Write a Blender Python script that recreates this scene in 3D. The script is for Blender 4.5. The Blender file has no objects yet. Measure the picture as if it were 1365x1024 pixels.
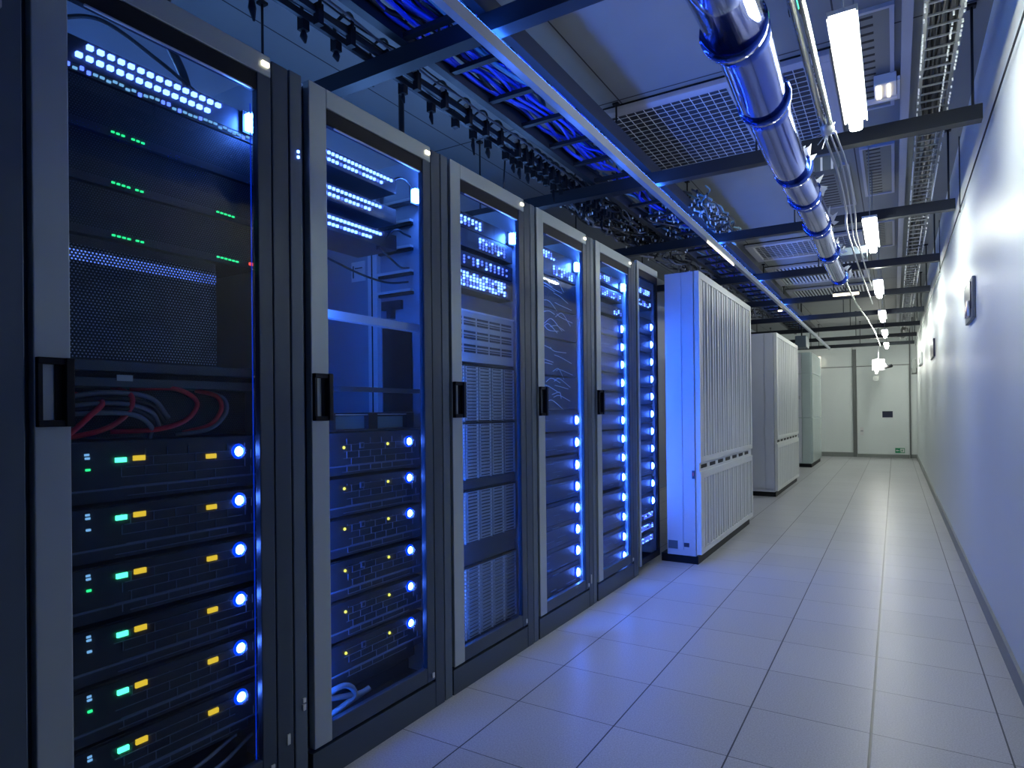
import bpy, bmesh, math, random
from mathutils import Vector, Matrix
random.seed(7)
scene = bpy.context.scene
COL = scene.collection
PI = math.pi

# ------------------------------------------------------------------ materials
def nodes_of(name):
    m = bpy.data.materials.new(name); m.use_nodes = True
    nt = m.node_tree
    return m, nt, nt.nodes['Principled BSDF']

def N(nt, kind, **kw):
    n = nt.nodes.new(kind)
    for k, v in kw.items(): setattr(n, k, v)
    return n

def paint(name, col, rough=.5, metal=0., noise=.06, nscale=6., bump=0., bscale=200., spec=.5):
    """painted / metal surface with slight procedural variation"""
    m, nt, b = nodes_of(name)
    tc = N(nt, 'ShaderNodeTexCoord')
    nz = N(nt, 'ShaderNodeTexNoise'); nz.inputs['Scale'].default_value = nscale; nz.inputs['Detail'].default_value = 4
    nt.links.new(tc.outputs['Object'], nz.inputs['Vector'])
    mx = N(nt, 'ShaderNodeMix'); mx.data_type = 'RGBA'
    mx.inputs[6].default_value = (*[c * (1 - noise) for c in col], 1)
    mx.inputs[7].default_value = (*[min(1, c * (1 + noise)) for c in col], 1)
    nt.links.new(nz.outputs['Fac'], mx.inputs[0]); nt.links.new(mx.outputs[2], b.inputs['Base Color'])
    b.inputs['Roughness'].default_value = rough; b.inputs['Metallic'].default_value = metal
    b.inputs['Specular IOR Level'].default_value = spec
    if bump:
        n2 = N(nt, 'ShaderNodeTexNoise'); n2.inputs['Scale'].default_value = bscale
        nt.links.new(tc.outputs['Object'], n2.inputs['Vector'])
        bp = N(nt, 'ShaderNodeBump'); bp.inputs['Strength'].default_value = bump; bp.inputs['Distance'].default_value = .002
        nt.links.new(n2.outputs['Fac'], bp.inputs['Height']); nt.links.new(bp.outputs[0], b.inputs['Normal'])
    return m

def glow(name, col, strength):
    m = bpy.data.materials.new(name); m.use_nodes = True
    nt = m.node_tree; nt.nodes.clear()
    e = N(nt, 'ShaderNodeEmission'); o = N(nt, 'ShaderNodeOutputMaterial')
    e.inputs[0].default_value = (*col, 1); e.inputs[1].default_value = strength
    nt.links.new(e.outputs[0], o.inputs[0])
    return m

def math_n(nt, op, a, b=None, clamp=False):
    n = N(nt, 'ShaderNodeMath', operation=op); n.use_clamp = clamp
    for i, v in enumerate((a, b)):
        if v is None: continue
        if isinstance(v, (int, float)): n.inputs[i].default_value = v
        else: nt.links.new(v, n.inputs[i])
    return n.outputs[0]

def glass_mat():
    m = bpy.data.materials.new('door_glass'); m.use_nodes = True
    nt = m.node_tree; nt.nodes.clear()
    t = N(nt, 'ShaderNodeBsdfTransparent'); t.inputs[0].default_value = (.80, .86, .92, 1)
    g = N(nt, 'ShaderNodeBsdfGlossy'); g.inputs['Roughness'].default_value = .03
    f = N(nt, 'ShaderNodeFresnel'); f.inputs[0].default_value = 1.35
    x = N(nt, 'ShaderNodeMixShader'); o = N(nt, 'ShaderNodeOutputMaterial')
    rf = N(nt, 'ShaderNodeBsdfRefraction'); rf.inputs['Roughness'].default_value = .75; rf.inputs['IOR'].default_value = 1.11; rf.inputs[0].default_value = (.9, .95, 1, 1)
    x0 = N(nt, 'ShaderNodeMixShader'); ge = N(nt, 'ShaderNodeNewGeometry'); front = math_n(nt, 'SUBTRACT', 1., ge.outputs['Backfacing'])
    nt.links.new(math_n(nt, 'MULTIPLY', front, .065), x0.inputs[0])     # rough refraction added to imitate the glow around the lamps
    nt.links.new(t.outputs[0], x0.inputs[1]); nt.links.new(rf.outputs[0], x0.inputs[2])
    nt.links.new(math_n(nt, 'MULTIPLY', f.outputs[0], front), x.inputs[0]); nt.links.new(x0.outputs[0], x.inputs[1]); nt.links.new(g.outputs[0], x.inputs[2])
    nt.links.new(x.outputs[0], o.inputs[0])
    return m

def floor_mat():
    m, nt, b = nodes_of('raised_floor_tile')
    tc = N(nt, 'ShaderNodeTexCoord'); sp = N(nt, 'ShaderNodeSeparateXYZ')
    nt.links.new(tc.outputs['Object'], sp.inputs[0])
    T = .39
    def line(out, half, off=0.):
        v = math_n(nt, 'ADD', out, 40 * T + off)
        fr = math_n(nt, 'MODULO', v, T)
        d = math_n(nt, 'MINIMUM', fr, math_n(nt, 'SUBTRACT', T, fr))
        return math_n(nt, 'LESS_THAN', d, half)
    lx = line(sp.outputs[0], .0026); ly = line(sp.outputs[1], .0019)
    # one wider seam between two tile runs
    d = math_n(nt, 'ABSOLUTE', math_n(nt, 'SUBTRACT', sp.outputs[0], 1.172))
    wide = math_n(nt, 'LESS_THAN', d, .0045)
    grid = math_n(nt, 'MAXIMUM', math_n(nt, 'MAXIMUM', lx, math_n(nt, 'MULTIPLY', ly, .8)), math_n(nt, 'MULTIPLY', wide, .8))
    # speckle
    v1 = N(nt, 'ShaderNodeTexNoise'); v1.inputs['Scale'].default_value = 190; v1.inputs['Detail'].default_value = 3
    nt.links.new(tc.outputs['Object'], v1.inputs['Vector'])
    cr = N(nt, 'ShaderNodeValToRGB'); cr.color_ramp.elements[0].position = .35; cr.color_ramp.elements[1].position = .7
    cr.color_ramp.elements[0].color = (.40, .405, .42, 1); cr.color_ramp.elements[1].color = (.56, .565, .585, 1)
    nt.links.new(v1.outputs['Fac'], cr.inputs[0])
    # per tile tone
    vx = math_n(nt, 'FLOOR', math_n(nt, 'DIVIDE', sp.outputs[0], T)); vy = math_n(nt, 'FLOOR', math_n(nt, 'DIVIDE', sp.outputs[1], T))
    cb = N(nt, 'ShaderNodeCombineXYZ'); nt.links.new(vx, cb.inputs[0]); nt.links.new(vy, cb.inputs[1])
    wn = N(nt, 'ShaderNodeTexWhiteNoise'); nt.links.new(cb.outputs[0], wn.inputs['Vector'])
    tone = math_n(nt, 'ADD', math_n(nt, 'MULTIPLY', wn.outputs['Value'], .08), .94)
    vm = N(nt, 'ShaderNodeVectorMath', operation='SCALE'); nt.links.new(cr.outputs[0], vm.inputs[0]); nt.links.new(tone, vm.inputs['Scale'])
    mx = N(nt, 'ShaderNodeMix'); mx.data_type = 'RGBA'; mx.inputs[7].default_value = (.03, .033, .045, 1)
    nt.links.new(grid, mx.inputs[0]); nt.links.new(vm.outputs[0], mx.inputs[6]); nt.links.new(mx.outputs[2], b.inputs['Base Color'])
    ro = math_n(nt, 'ADD', math_n(nt, 'MULTIPLY', v1.outputs['Fac'], .16), .25)
    nt.links.new(ro, b.inputs['Roughness'])
    bp = N(nt, 'ShaderNodeBump'); bp.inputs['Strength'].default_value = .08; bp.inputs['Distance'].default_value = .001
    nt.links.new(v1.outputs['Fac'], bp.inputs['Height']); nt.links.new(bp.outputs[0], b.inputs['Normal'])
    return m

def perforated(name, base, dot, pitch, rad, rough=.5, metal=.3):
    """sheet with a staggered pattern of round perforations (pattern in Y/Z of the object)"""
    m, nt, b = nodes_of(name)
    tc = N(nt, 'ShaderNodeTexCoord'); sp = N(nt, 'ShaderNodeSeparateXYZ'); nt.links.new(tc.outputs['Object'], sp.inputs[0])
    row = math_n(nt, 'DIVIDE', math_n(nt, 'ADD', sp.outputs[2], 10.), pitch * .866)
    ri = math_n(nt, 'FLOOR', row)
    odd = math_n(nt, 'MULTIPLY', math_n(nt, 'MODULO', ri, 2.), .5)
    u = math_n(nt, 'ADD', math_n(nt, 'DIVIDE', math_n(nt, 'ADD', sp.outputs[1], 10.), pitch), odd)
    fu = math_n(nt, 'SUBTRACT', math_n(nt, 'FRACT', u), .5); fv = math_n(nt, 'SUBTRACT', math_n(nt, 'FRACT', row), .5)
    d = math_n(nt, 'SQRT', math_n(nt, 'ADD', math_n(nt, 'MULTIPLY', fu, fu), math_n(nt, 'MULTIPLY', fv, fv)))
    hit = math_n(nt, 'LESS_THAN', d, rad)
    nz = N(nt, 'ShaderNodeTexNoise'); nz.inputs['Scale'].default_value = 14; nt.links.new(tc.outputs['Object'], nz.inputs['Vector'])
    amt = math_n(nt, 'MULTIPLY', hit, math_n(nt, 'MULTIPLY', nz.outputs['Fac'], 1.8), True)
    mx = N(nt, 'ShaderNodeMix'); mx.data_type = 'RGBA'
    mx.inputs[6].default_value = (*base, 1); mx.inputs[7].default_value = (*dot, 1)  # pale dot colour stands in for light showing through the holes
    nt.links.new(amt, mx.inputs[0]); nt.links.new(mx.outputs[2], b.inputs['Base Color'])
    b.inputs['Roughness'].default_value = rough; b.inputs['Metallic'].default_value = metal
    return m

def lit_holes():
    m = perforated('lit_perforation', (.004, .005, .010), (.3, .4, .6), .0078, .24)
    nt = m.node_tree; b = nt.nodes['Principled BSDF']; mx = [n for n in nt.nodes if n.type == 'MIX'][0]
    b.inputs['Emission Color'].default_value = (.16, .28, 1, 1)
    nt.links.new(math_n(nt, 'MULTIPLY', mx.inputs[0].links[0].from_socket, 1.6), b.inputs['Emission Strength'])  # emission in the dots imitates light shining through the holes
    return m

def ceiling_mat():
    m, nt, b = nodes_of('ceiling_panel')
    tc = N(nt, 'ShaderNodeTexCoord'); sp = N(nt, 'ShaderNodeSeparateXYZ'); nt.links.new(tc.outputs['Object'], sp.inputs[0])
    def line(out, pitch, off, half):
        v = math_n(nt, 'ADD', out, 20 * pitch - off); fr = math_n(nt, 'MODULO', v, pitch)
        return math_n(nt, 'LESS_THAN', math_n(nt, 'MINIMUM', fr, math_n(nt, 'SUBTRACT', pitch, fr)), half)
    g = math_n(nt, 'MAXIMUM', line(sp.outputs[0], 1.18, -.16, .004), line(sp.outputs[1], 3.54, 1.14, .006))
    nz = N(nt, 'ShaderNodeTexNoise'); nz.inputs['Scale'].default_value = 2.2; nt.links.new(tc.outputs['Object'], nz.inputs['Vector'])
    cr = N(nt, 'ShaderNodeValToRGB'); cr.color_ramp.elements[0].color = (.20, .215, .22, 1); cr.color_ramp.elements[1].color = (.25, .265, .27, 1)
    nt.links.new(nz.outputs['Fac'], cr.inputs[0])
    mx = N(nt, 'ShaderNodeMix'); mx.data_type = 'RGBA'; mx.inputs[7].default_value = (.02, .02, .025, 1)
    nt.links.new(g, mx.inputs[0]); nt.links.new(cr.outputs[0], mx.inputs[6]); nt.links.new(mx.outputs[2], b.inputs['Base Color'])
    b.inputs['Roughness'].default_value = .6
    return m

M = {}
M['floor'] = floor_mat()
M['ceiling'] = ceiling_mat()
M['wall'] = paint('wall_paint', (.70, .74, .74), .42, noise=.02, nscale=2)
M['wall_left'] = paint('wall_paint_grey', (.36, .40, .48), .6, noise=.03)
M['endwall'] = paint('end_wall_panel', (.80, .85, .84), .45, noise=.02)
M['trim'] = paint('grey_trim', (.16, .17, .17), .5)
M['base'] = paint('baseboard_grey', (.24, .26, .25), .45)
M['silver'] = paint('door_silver', (.40, .45, .44), .38, metal=.35, noise=.03)
M['rack'] = paint('rack_slate', (.045, .065, .09), .42, metal=.2, noise=.08)
M['rack2'] = paint('rack_slate_light', (.09, .12, .15), .42, metal=.2, noise=.06)
M['black'] = paint('black_plastic', (.008, .009, .013), .5, spec=.2)
M['dark'] = paint('server_black', (.022, .026, .038), .42, noise=.15, nscale=20)
M['lattice'] = paint('bezel_lines', (.17, .21, .30), .3, metal=.3)
M['navy'] = paint('server_navy', (.022, .036, .095), .35, noise=.1)
M['inner'] = paint('inner_panel', (.36, .40, .48), .45, metal=.1)
M['innerblue'] = paint('inner_back_panel', (.16, .20, .28), .5)
M['mesh'] = perforated('mesh_front', (.004, .005, .010), (.40, .48, .62), .0078, .24)
M['litmesh'] = lit_holes()
M['mesh2'] = perforated('mesh_front_dim', (.008, .010, .016), (.10, .12, .15), .0062, .22)
M['drive'] = paint('drive_grey', (.52, .55, .58), .35, metal=.5, noise=.25, nscale=30)
M['chassis'] = paint('chassis_grey', (.52, .55, .60), .4, metal=.3)
M['steel'] = paint('galvanised_steel', (.42, .44, .47), .32, metal=.85, noise=.1)
M['beam'] = paint('painted_beam', (.012, .016, .024), .45, metal=.2)
M['rail'] = paint('rail_grey', (.38, .42, .50), .35, metal=.4)
M['duct'] = paint('polished_duct', (.05, .13, .62), .14, metal=1., noise=.04, bump=.12, bscale=9)  # blue light reflected by the metal is put into its base colour
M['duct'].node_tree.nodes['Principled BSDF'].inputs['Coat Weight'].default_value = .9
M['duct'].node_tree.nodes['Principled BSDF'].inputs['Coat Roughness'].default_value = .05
M['conduit'] = paint('shiny_conduit', (.62, .64, .60), .15, metal=1.)
M['cream'] = paint('cabinet_cream', (.62, .64, .63), .42, noise=.03)
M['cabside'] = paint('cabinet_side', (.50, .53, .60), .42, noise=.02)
M['recess'] = paint('cabinet_recess', (.07, .075, .085), .55)  # shade in the grooves between the ribs put into the colour
M['glasscab'] = paint('cabinet_pale_glass', (.42, .50, .50), .2)
M['grid'] = paint('grille_wire', (.80, .83, .88), .4, metal=.4)
M['ventdark'] = paint('vent_dark', (.035, .04, .06), .6)
M['frame'] = paint('grille_frame', (.45, .46, .52), .45)
M['cable_black'] = paint('cable_black', (.012, .013, .016), .45)
M['cable_grey'] = paint('cable_grey', (.20, .21, .24), .4)
M['cable_red'] = paint('cable_red', (.85, .03, .04), .4)
M['cable_blue'] = paint('cable_blue', (.02, .06, .62), .35)
M['cable_teal'] = paint('cable_teal', (.12, .26, .34), .35)
M['tie'] = paint('cable_tie_white', (.85, .87, .85), .2)
M['white'] = paint('white_plastic', (.8, .8, .8), .4)
M['paper'] = paint('label_paper', (.62, .64, .64), .7)
M['brown'] = paint('copper_fitting', (.55, .28, .14), .3, metal=.6)
M['green'] = paint('exit_green', (.01, .32, .14), .5)
M['screen'] = paint('dark_plate', (.02, .022, .05), .3)
M['glass'] = glass_mat()
M['tube'] = glow('lamp_tube', (.95, 1., .90), 48.)
M['L_blue'] = glow('led_blue_core', (.09, .22, 1.), 60.)
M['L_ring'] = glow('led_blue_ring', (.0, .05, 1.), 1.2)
M['L_port'] = glow('port_blue', (.12, .24, 1.), 7.)
M['L_dot'] = glow('port_blue_dim', (.10, .17, 1.), 2.2)
M['L_strip'] = glow('strip_blue', (.0, .05, 1.), .45)
M['L_strip_mid'] = glow('strip_blue_mid', (.02, .16, 1.), 100.)
M['L_top'] = glow('rack_top_tube', (.16, .38, 1.), 48.)
M['L_rail'] = glow('rail_blue_strip', (.03, .17, 1.), 34.)
M['L_strip_low'] = glow('strip_blue_low', (.02, .17, 1.), 240.)
M['L_bluefar'] = glow('led_blue_bright', (.07, .19, 1.), 60.)
M['L_strip_hi'] = glow('strip_blue_bright', (.0, .07, 1.), 25.)
M['L_fix'] = glow('rack_lamp_blue', (.08, .24, 1.), 260.)
M['L_green'] = glow('led_green', (.08, 1., .42), 2.6)
M['L_green2'] = glow('led_green_small', (.02, .75, .20), 1.6)
M['L_amber'] = glow('led_amber', (1., .62, .04), .85)
M['L_yel'] = glow('led_yellow', (.95, .85, .12), 1.3)
M['L_red'] = glow('led_red', (1., .06, .03), 1.3)
M['L_cyan'] = glow('led_pale', (.25, .55, .9), .8)
M['L_warm'] = glow('indicator_warm', (1., .88, .66), 3.)
M['L_star'] = glow('spot_white', (1., .98, .88), 30.)

# ------------------------------------------------------------------ mesh helper
class MB:
    def __init__(s): s.v = []; s.f = []; s.m = []; s.mats = []; s.sm = []
    def mi(s, m):
        if m not in s.mats: s.mats.append(m)
        return s.mats.index(m)
    def add(s, vs, fs, m, smooth=False):
        b = len(s.v); k = s.mi(m); s.v += [tuple(v) for v in vs]
        for f in fs: s.f.append(tuple(i + b for i in f)); s.m.append(k); s.sm.append(smooth)
        return s
    def box(s, x0, x1, y0, y1, z0, z1, m):
        if x0 > x1: x0, x1 = x1, x0
        if y0 > y1: y0, y1 = y1, y0
        if z0 > z1: z0, z1 = z1, z0
        vs = [(x, y, z) for x in (x0, x1) for y in (y0, y1) for z in (z0, z1)]
        return s.add(vs, [(0, 1, 3, 2), (4, 6, 7, 5), (0, 4, 5, 1), (2, 3, 7, 6), (0, 2, 6, 4), (1, 5, 7, 3)], m)
    def tube(s, pts, r, m, n=8, caps=True):
        pts = [Vector(p) for p in pts]; L = len(pts)
        rs = r if isinstance(r, (list, tuple)) else [r] * L
        vs = []; prev = None
        for i, p in enumerate(pts):
            t = (pts[min(i + 1, L - 1)] - pts[max(i - 1, 0)])
            if t.length < 1e-9: t = Vector((0, 0, 1))
            t.normalize()
            if prev is None:
                a = Vector((0, 0, 1)) if abs(t.z) < .9 else Vector((1, 0, 0)); u = t.cross(a).normalized()
            else:
                u = (prev - t * prev.dot(t)); u = u.normalized() if u.length > 1e-6 else t.orthogonal().normalized()
            prev = u; w = t.cross(u)
            for k in range(n):
                a = 2 * PI * k / n; vs.append(p + (u * math.cos(a) + w * math.sin(a)) * rs[i])
        fs = [(i * n + k, i * n + (k + 1) % n, (i + 1) * n + (k + 1) % n, (i + 1) * n + k) for i in range(L - 1) for k in range(n)]
        if caps: fs += [tuple(range(n))[::-1], tuple((L - 1) * n + k for k in range(n))]
        return s.add(vs, fs, m, n > 5)
    def build(s, name, parent=None, loc=None, bev=0.):
        me = bpy.data.meshes.new(name)
        org = Vector(loc) if loc is not None else (parent_world(parent) if parent else Vector((0, 0, 0)))
        me.from_pydata([Vector(v) - org for v in s.v], [], s.f)
        for mt in s.mats: me.materials.append(M[mt])
        me.polygons.foreach_set('material_index', s.m); me.polygons.foreach_set('use_smooth', s.sm)
        bm = bmesh.new(); bm.from_mesh(me); bmesh.ops.recalc_face_normals(bm, faces=bm.faces); bm.to_mesh(me); bm.free()
        me.update()
        o = bpy.data.objects.new(name, me); COL.objects.link(o)
        if parent:
            o.parent = parent
            o.location = org - parent_world(parent)
        else: o.location = org
        if bev:
            md = o.modifiers.new('edge', 'BEVEL'); md.width = bev; md.segments = 2; md.limit_method = 'ANGLE'
        return o

def parent_world(p):
    l = Vector((0, 0, 0))
    while p: l += p.location; p = p.parent
    return l

def tag(o, label, cat, group=None, kind=None):
    o['label'] = label; o['category'] = cat
    if group: o['group'] = group
    if kind: o['kind'] = kind
    return o

def thing(name, loc, label, cat, group=None):
    o = bpy.data.objects.new(name, None); COL.objects.link(o); o.location = loc; o.empty_display_size = .1
    return tag(o, label, cat, group)

def struct(o): o['kind'] = 'structure'; return o

def inst(mesh_obj_data, name, parent, wloc, label=None):
    o = bpy.data.objects.new(name, mesh_obj_data); COL.objects.link(o)
    o.parent = parent; o.location = Vector(wloc) - parent_world(parent)
    if label: o['label'] = label
    return o

def box_mesh(name, dx, dy, dz, mat):
    b = MB(); b.box(-dx/2, dx/2, -dy/2, dy/2, -dz/2, dz/2, mat)
    me = bpy.data.meshes.new(name); me.from_pydata(b.v, [], b.f); me.materials.append(M[mat]); me.update(); return me

def dome_mesh(name, r, depth, mat, n=14, k=5, squash=1.):
    """dome lens facing +X"""
    vs = []; fs = []
    for i in range(k):
        a = i / k * PI / 2; rr = r * math.cos(a); xx = depth * math.sin(a)
        for j in range(n): vs.append((xx, rr * math.cos(2*PI*j/n), rr * squash * math.sin(2*PI*j/n)))
    vs.append((depth, 0, 0))
    for i in range(k - 1):
        for j in range(n): fs.append((i*n+j, i*n+(j+1) % n, (i+1)*n+(j+1) % n, (i+1)*n+j))
    for j in range(n): fs.append(((k-1)*n+j, (k-1)*n+(j+1) % n, len(vs)-1))
    fs.append(tuple(range(n))[::-1])
    me = bpy.data.meshes.new(name); me.from_pydata(vs, [], fs); me.materials.append(M[mat])
    me.polygons.foreach_set('use_smooth', [True]*len(fs)); me.update(); return me

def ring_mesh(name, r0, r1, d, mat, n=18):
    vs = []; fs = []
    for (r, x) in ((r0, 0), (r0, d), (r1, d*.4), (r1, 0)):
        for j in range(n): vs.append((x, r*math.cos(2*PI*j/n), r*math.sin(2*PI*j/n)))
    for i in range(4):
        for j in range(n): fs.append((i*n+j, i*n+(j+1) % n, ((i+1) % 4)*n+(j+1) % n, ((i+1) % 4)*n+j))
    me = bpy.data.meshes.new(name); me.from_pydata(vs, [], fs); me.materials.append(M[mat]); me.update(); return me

ME = dict(
    led=dome_mesh('power_led', .0135, .010, 'L_blue'), ring=ring_mesh('led_ring', .0135, .021, .004, 'L_ring'),  # emissive ring imitates the halo of light around the lamp
    ledfar=dome_mesh('power_led', .019, .020, 'L_bluefar', squash=1.35), ringfar=ring_mesh('led_ring', .019, .031, .007, 'L_ring'),  # far lens and ring enlarged to include the glare of the lamp
    green=box_mesh('green_led', .006, .024, .011, 'L_green'), amber=box_mesh('amber_led', .006, .027, .012, 'L_amber'),
    yel=dome_mesh('yellow_led', .0055, .006, 'L_yel', 8, 3), tiny=box_mesh('status_led', .004, .009, .005, 'L_cyan'),
    tiny2=box_mesh('status_led', .004, .009, .005, 'L_green2'),
    gled=box_mesh('green_led', .004, .007, .004, 'L_green2'), rled=box_mesh('red_led', .004, .012, .008, 'L_red'),
    lamp=box_mesh('strip_lamp', .010, .0120, .0095, 'L_port'), port=box_mesh('port_light', .006, .0085, .0085, 'L_port'),
    dot=box_mesh('port_light', .005, .007, .008, 'L_dot'), warm=box_mesh('door_indicator', .006, .022, .012, 'L_warm'),
    drive=None)

# ------------------------------------------------------------------ setting
WX, LX, CZ, YE, YB = 1.665, -1.62, 3.0, 14.0, -5.2
def slab(name, x0, x1, y0, y1, z0, z1, mat, loc=(0, 0, 0)):
    b = MB(); b.box(x0, x1, y0, y1, z0, z1, mat); return struct(b.build(name, loc=loc))
slab('floor', LX, WX, YB, YE, -.1, 0, 'floor')
slab('ceiling', LX, WX, YB, YE, CZ, CZ + .1, 'ceiling')
slab('wall_right', WX, WX + .12, YB, YE, -.1, CZ + .1, 'wall')
slab('wall_left', LX - .12, LX, YB, YE, -.1, CZ + .1, 'wall_left')
slab('wall_back', LX - .12, WX + .12, YB - .12, YB, -.1, CZ + .1, 'wall')
slab('wall_far', LX - .12, WX + .12, YE, YE + .12, -.1, CZ + .1, 'endwall')
slab('baseboard_right', WX - .014, WX, YB, YE - .015, 0, .085, 'base')
slab('baseboard_far', -.9, .43, YE - .014, YE, 0, .10, 'base')
slab('trim_1', .43, .505, YE - .03, YE, 0, 2.46, 'trim')
slab('trim_2', .505, 1.53, YE - .012, YE, 2.06, 2.075, 'trim')
slab('trim_3', -.9, .43, YE - .012, YE, 2.06, 2.075, 'trim')
slab('trim_4', 1.53, 1.555, YE - .03, YE, 0, CZ, 'trim')
slab('baseboard_end', 1.555, WX - .014, YE - .014, YE, 0, .08, 'base')
d = MB(); d.box(.512, 1.52, YE - .035, YE, .075, 2.055, 'endwall')
door = struct(d.build('door_1', loc=(.512, YE - .035, 0), bev=.004))
d = MB(); d.box(.512, 1.52, YE - .045, YE - .035, .0, .072, 'base'); d.build('door_sill', door)
h = MB(); h.box(.57, .64, YE - .05, YE - .035, .50, .68, 'white'); h.box(.58, .63, YE - .075, YE - .05, .585, .61, 'steel'); h.build('door_handle', door)
p = MB(); p.box(1.01, 1.21, YE - .045, YE - .036, .90, 1.04, 'screen'); p.build('dark_door_plate', door)
# exit sign low on the door: green plate, pale running figure and arrow
sg = thing('exit_sign', (1.34, YE - .046, .11), 'small green and white exit sign low on the far white door', 'sign')
b = MB(); b.box(1.25, 1.43, YE - .046, YE - .036, .11, .22, 'green'); b.build('sign_plate', sg)
b = MB()
y0 = YE - .048
b.box(1.345, 1.42, y0, y0 + .003, .125, .205, 'white')
b.build('sign_panel', sg)
b = MB()
for (x0, x1, z0, z1) in ((1.36, 1.40, .158, .170), (1.375, 1.387, .14, .19), (1.35, 1.36, .13, .16)): b.box(x0, x1, y0 - .002, y0, z0, z1, 'green')
b.build('sign_figure', sg)
b = MB(); b.add([(1.262, y0, .165), (1.29, y0, .19), (1.29, y0, .14), (1.262, y0+.003, .165), (1.29, y0+.003, .19), (1.29, y0+.003, .14)],
                [(0, 1, 2), (3, 5, 4), (0, 3, 4, 1), (1, 4, 5, 2), (2, 5, 3, 0)], 'white'); b.box(1.29, 1.33, y0, y0 + .003, .158, .172, 'white'); b.build('sign_arrow', sg)

# ------------------------------------------------------------------ racks
XD, XE, DEP = -.24, -.30, -1.20
ORD = ['first', 'second', 'third', 'fourth', 'fifth', 'sixth', 'seventh', 'eighth', 'ninth', 'tenth', 'eleventh', 'twelfth', 'thirteenth', 'fourteenth', 'fifteenth']
RN = ['nearest', 'second', 'third', 'fourth', 'fifth', 'sixth']
def rack(s, idx, w=.58, pitch=.71, xd=XD, strip='L_strip', label='', plinth=True, solid=False, z0=.11):
    e = s + pitch
    r = thing('server_rack', (xd - .45, s + pitch/2, 0), label, 'rack', 'glass door server racks in a row')
    b = MB()
    # side panels, posts, top frame (open roof)
    b.box(DEP, xd - .03, s - .004, s + .014, .1, 2.10, 'rack')
    b.box(DEP, xd - .03, s + .602, s + .616, .1, 2.10, 'inner')
    b.box(DEP, xd - .03, s + .617, e - .006, .1, 2.10, 'rack')
    b.box(DEP, DEP + .02, s + .014, s + .602, .1, 2.08, 'innerblue')
    b.box(xd - .055, xd - .032, s + .014, s + .045, .1, 2.10, 'rack')
    b.box(xd - .05, xd - .032, s + .585, s + .602, .1, 2.10, 'inner')
    b.box(xd - .07, xd - .032, s + .014, s + .602, 2.075, 2.11, 'black')
    b.box(DEP, DEP + .05, s + .014, s + .602, 2.07, 2.11, 'rack')
    b.box(-.94, -.90, s + .014, s + .602, 2.07, 2.10, 'rack')
    b.box(DEP, xd - .032, s + .014, s + .602, .1, .115, 'black')
    b.build('frame', r)
    b = MB()   # divider between this door and the next: two upright strips and a gap
    b.box(xd - .03, xd - .002, s + w + .004, s + w + .060, .0 if plinth else .1, 2.115, 'rack')
    b.box(xd - .03, xd - .004, s + w + .067, e - .012, .0 if plinth else .1, 2.12, 'rack2')
    b.box(xd - .032, xd - .026, s + w + .058, s + w + .07, .1, 2.11, 'black')
    b.build('upright_divider', r, bev=.003)
    if plinth:
        b = MB(); b.box(DEP, xd - .004, s - .004, s + w + .004, 0, .098, 'rack'); b.build('plinth', r)
    # door
    b = MB()
    if solid:
        b.box(xd - .025, xd, s, s + w, z0, 2.12, 'black'); b.build('door', r, bev=.003); return r
    b.box(xd - .026, xd, s, s + .068, z0, 2.12, 'silver')
    b.box(xd - .026, xd, s + .068, s + w, 2.062, 2.12, 'silver')
    b.box(xd - .024, xd - .004, s + .068, s + w - .045, 2.012, 2.062, 'black')
    b.box(xd - .024, xd - .001, s + w - .045, s + w, z0, 2.062, 'rack')
    b.box(xd - .024, xd - .002, s + .068, s + w - .045, z0, z0 + .055, 'rack')
    b.box(xd - .005, xd + .001, s + .10, s + w - .06, 2.006, 2.012, 'steel')
    dr = b.build('door', r, loc=(xd, s, z0), bev=.0025)
    b = MB(); b.box(xd - .015, xd - .010, s + .066, s + w - .043, z0 + .053, 2.014, 'glass'); b.build('glass_pane', dr)
    # handle: black recess frame with grip
    b = MB(); hz0, hz1 = 1.095, 1.238
    b.box(xd, xd + .016, s + .002, s + .066, hz0, hz0 + .014, 'black'); b.box(xd, xd + .016, s + .002, s + .066, hz1 - .014, hz1, 'black')
    b.box(xd, xd + .022, s + .050, s + .066, hz0, hz1, 'black'); b.box(xd, xd + .012, s + .002, s + .012, hz0, hz1, 'black')
    b.box(xd + .001, xd + .004, s + .036, s + .050, hz0 + .014, hz1 - .014, 'black')
    b.build('door_handle', dr, bev=.003)
    inst(ME['warm'], 'door_indicator', dr, (xd + .003, s + w - .02, 2.092), 'small warm white indicator lamp')
    b = MB(); b.box(xd, xd + .004, s + w - .022, s + w - .010, z0 + .012, z0 + .03, 'paper'); b.build('door_sticker', dr)
    # blue strip along the inner right edge; other racks get an added fill strip
    b = MB(); 
    if idx == 0: b.box(xd - .030, xd - .028, s + w - .0475, s + w - .0455, .16, 1.98, strip)
    else:
        b.box(xd - .046, xd - .030, s + .046, s + .056, .16, 1.98, 'black'); b.box(xd - .044, xd - .032, s + .056, s + .058, .16, 1.98, strip)     # added fill strip behind the hinge post, unseen, shining blue across
    b.build('led_strip', r)
    b = MB(); b.tube([(-.92, s + .06, 2.135), (-.92, s + .56, 2.135)], .012, 'L_top', 10); b.box(-.935, -.905, s + .05, s + .57, 2.10, 2.121, 'black'); b.build('rack_top_light', r)  # added tube, unseen behind the door top, to light the ceiling blue
    # bright blue lamp at the top of the right post
    b = MB(); b.box(xd - .060, xd - .054, s + .528, s + .585, 1.905, 1.965, 'black'); b.box(xd - .054, xd - .036, s + .535, s + .562, 1.912, 1.956, 'L_fix'); b.build('rack_lamp', r)
    return r

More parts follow.
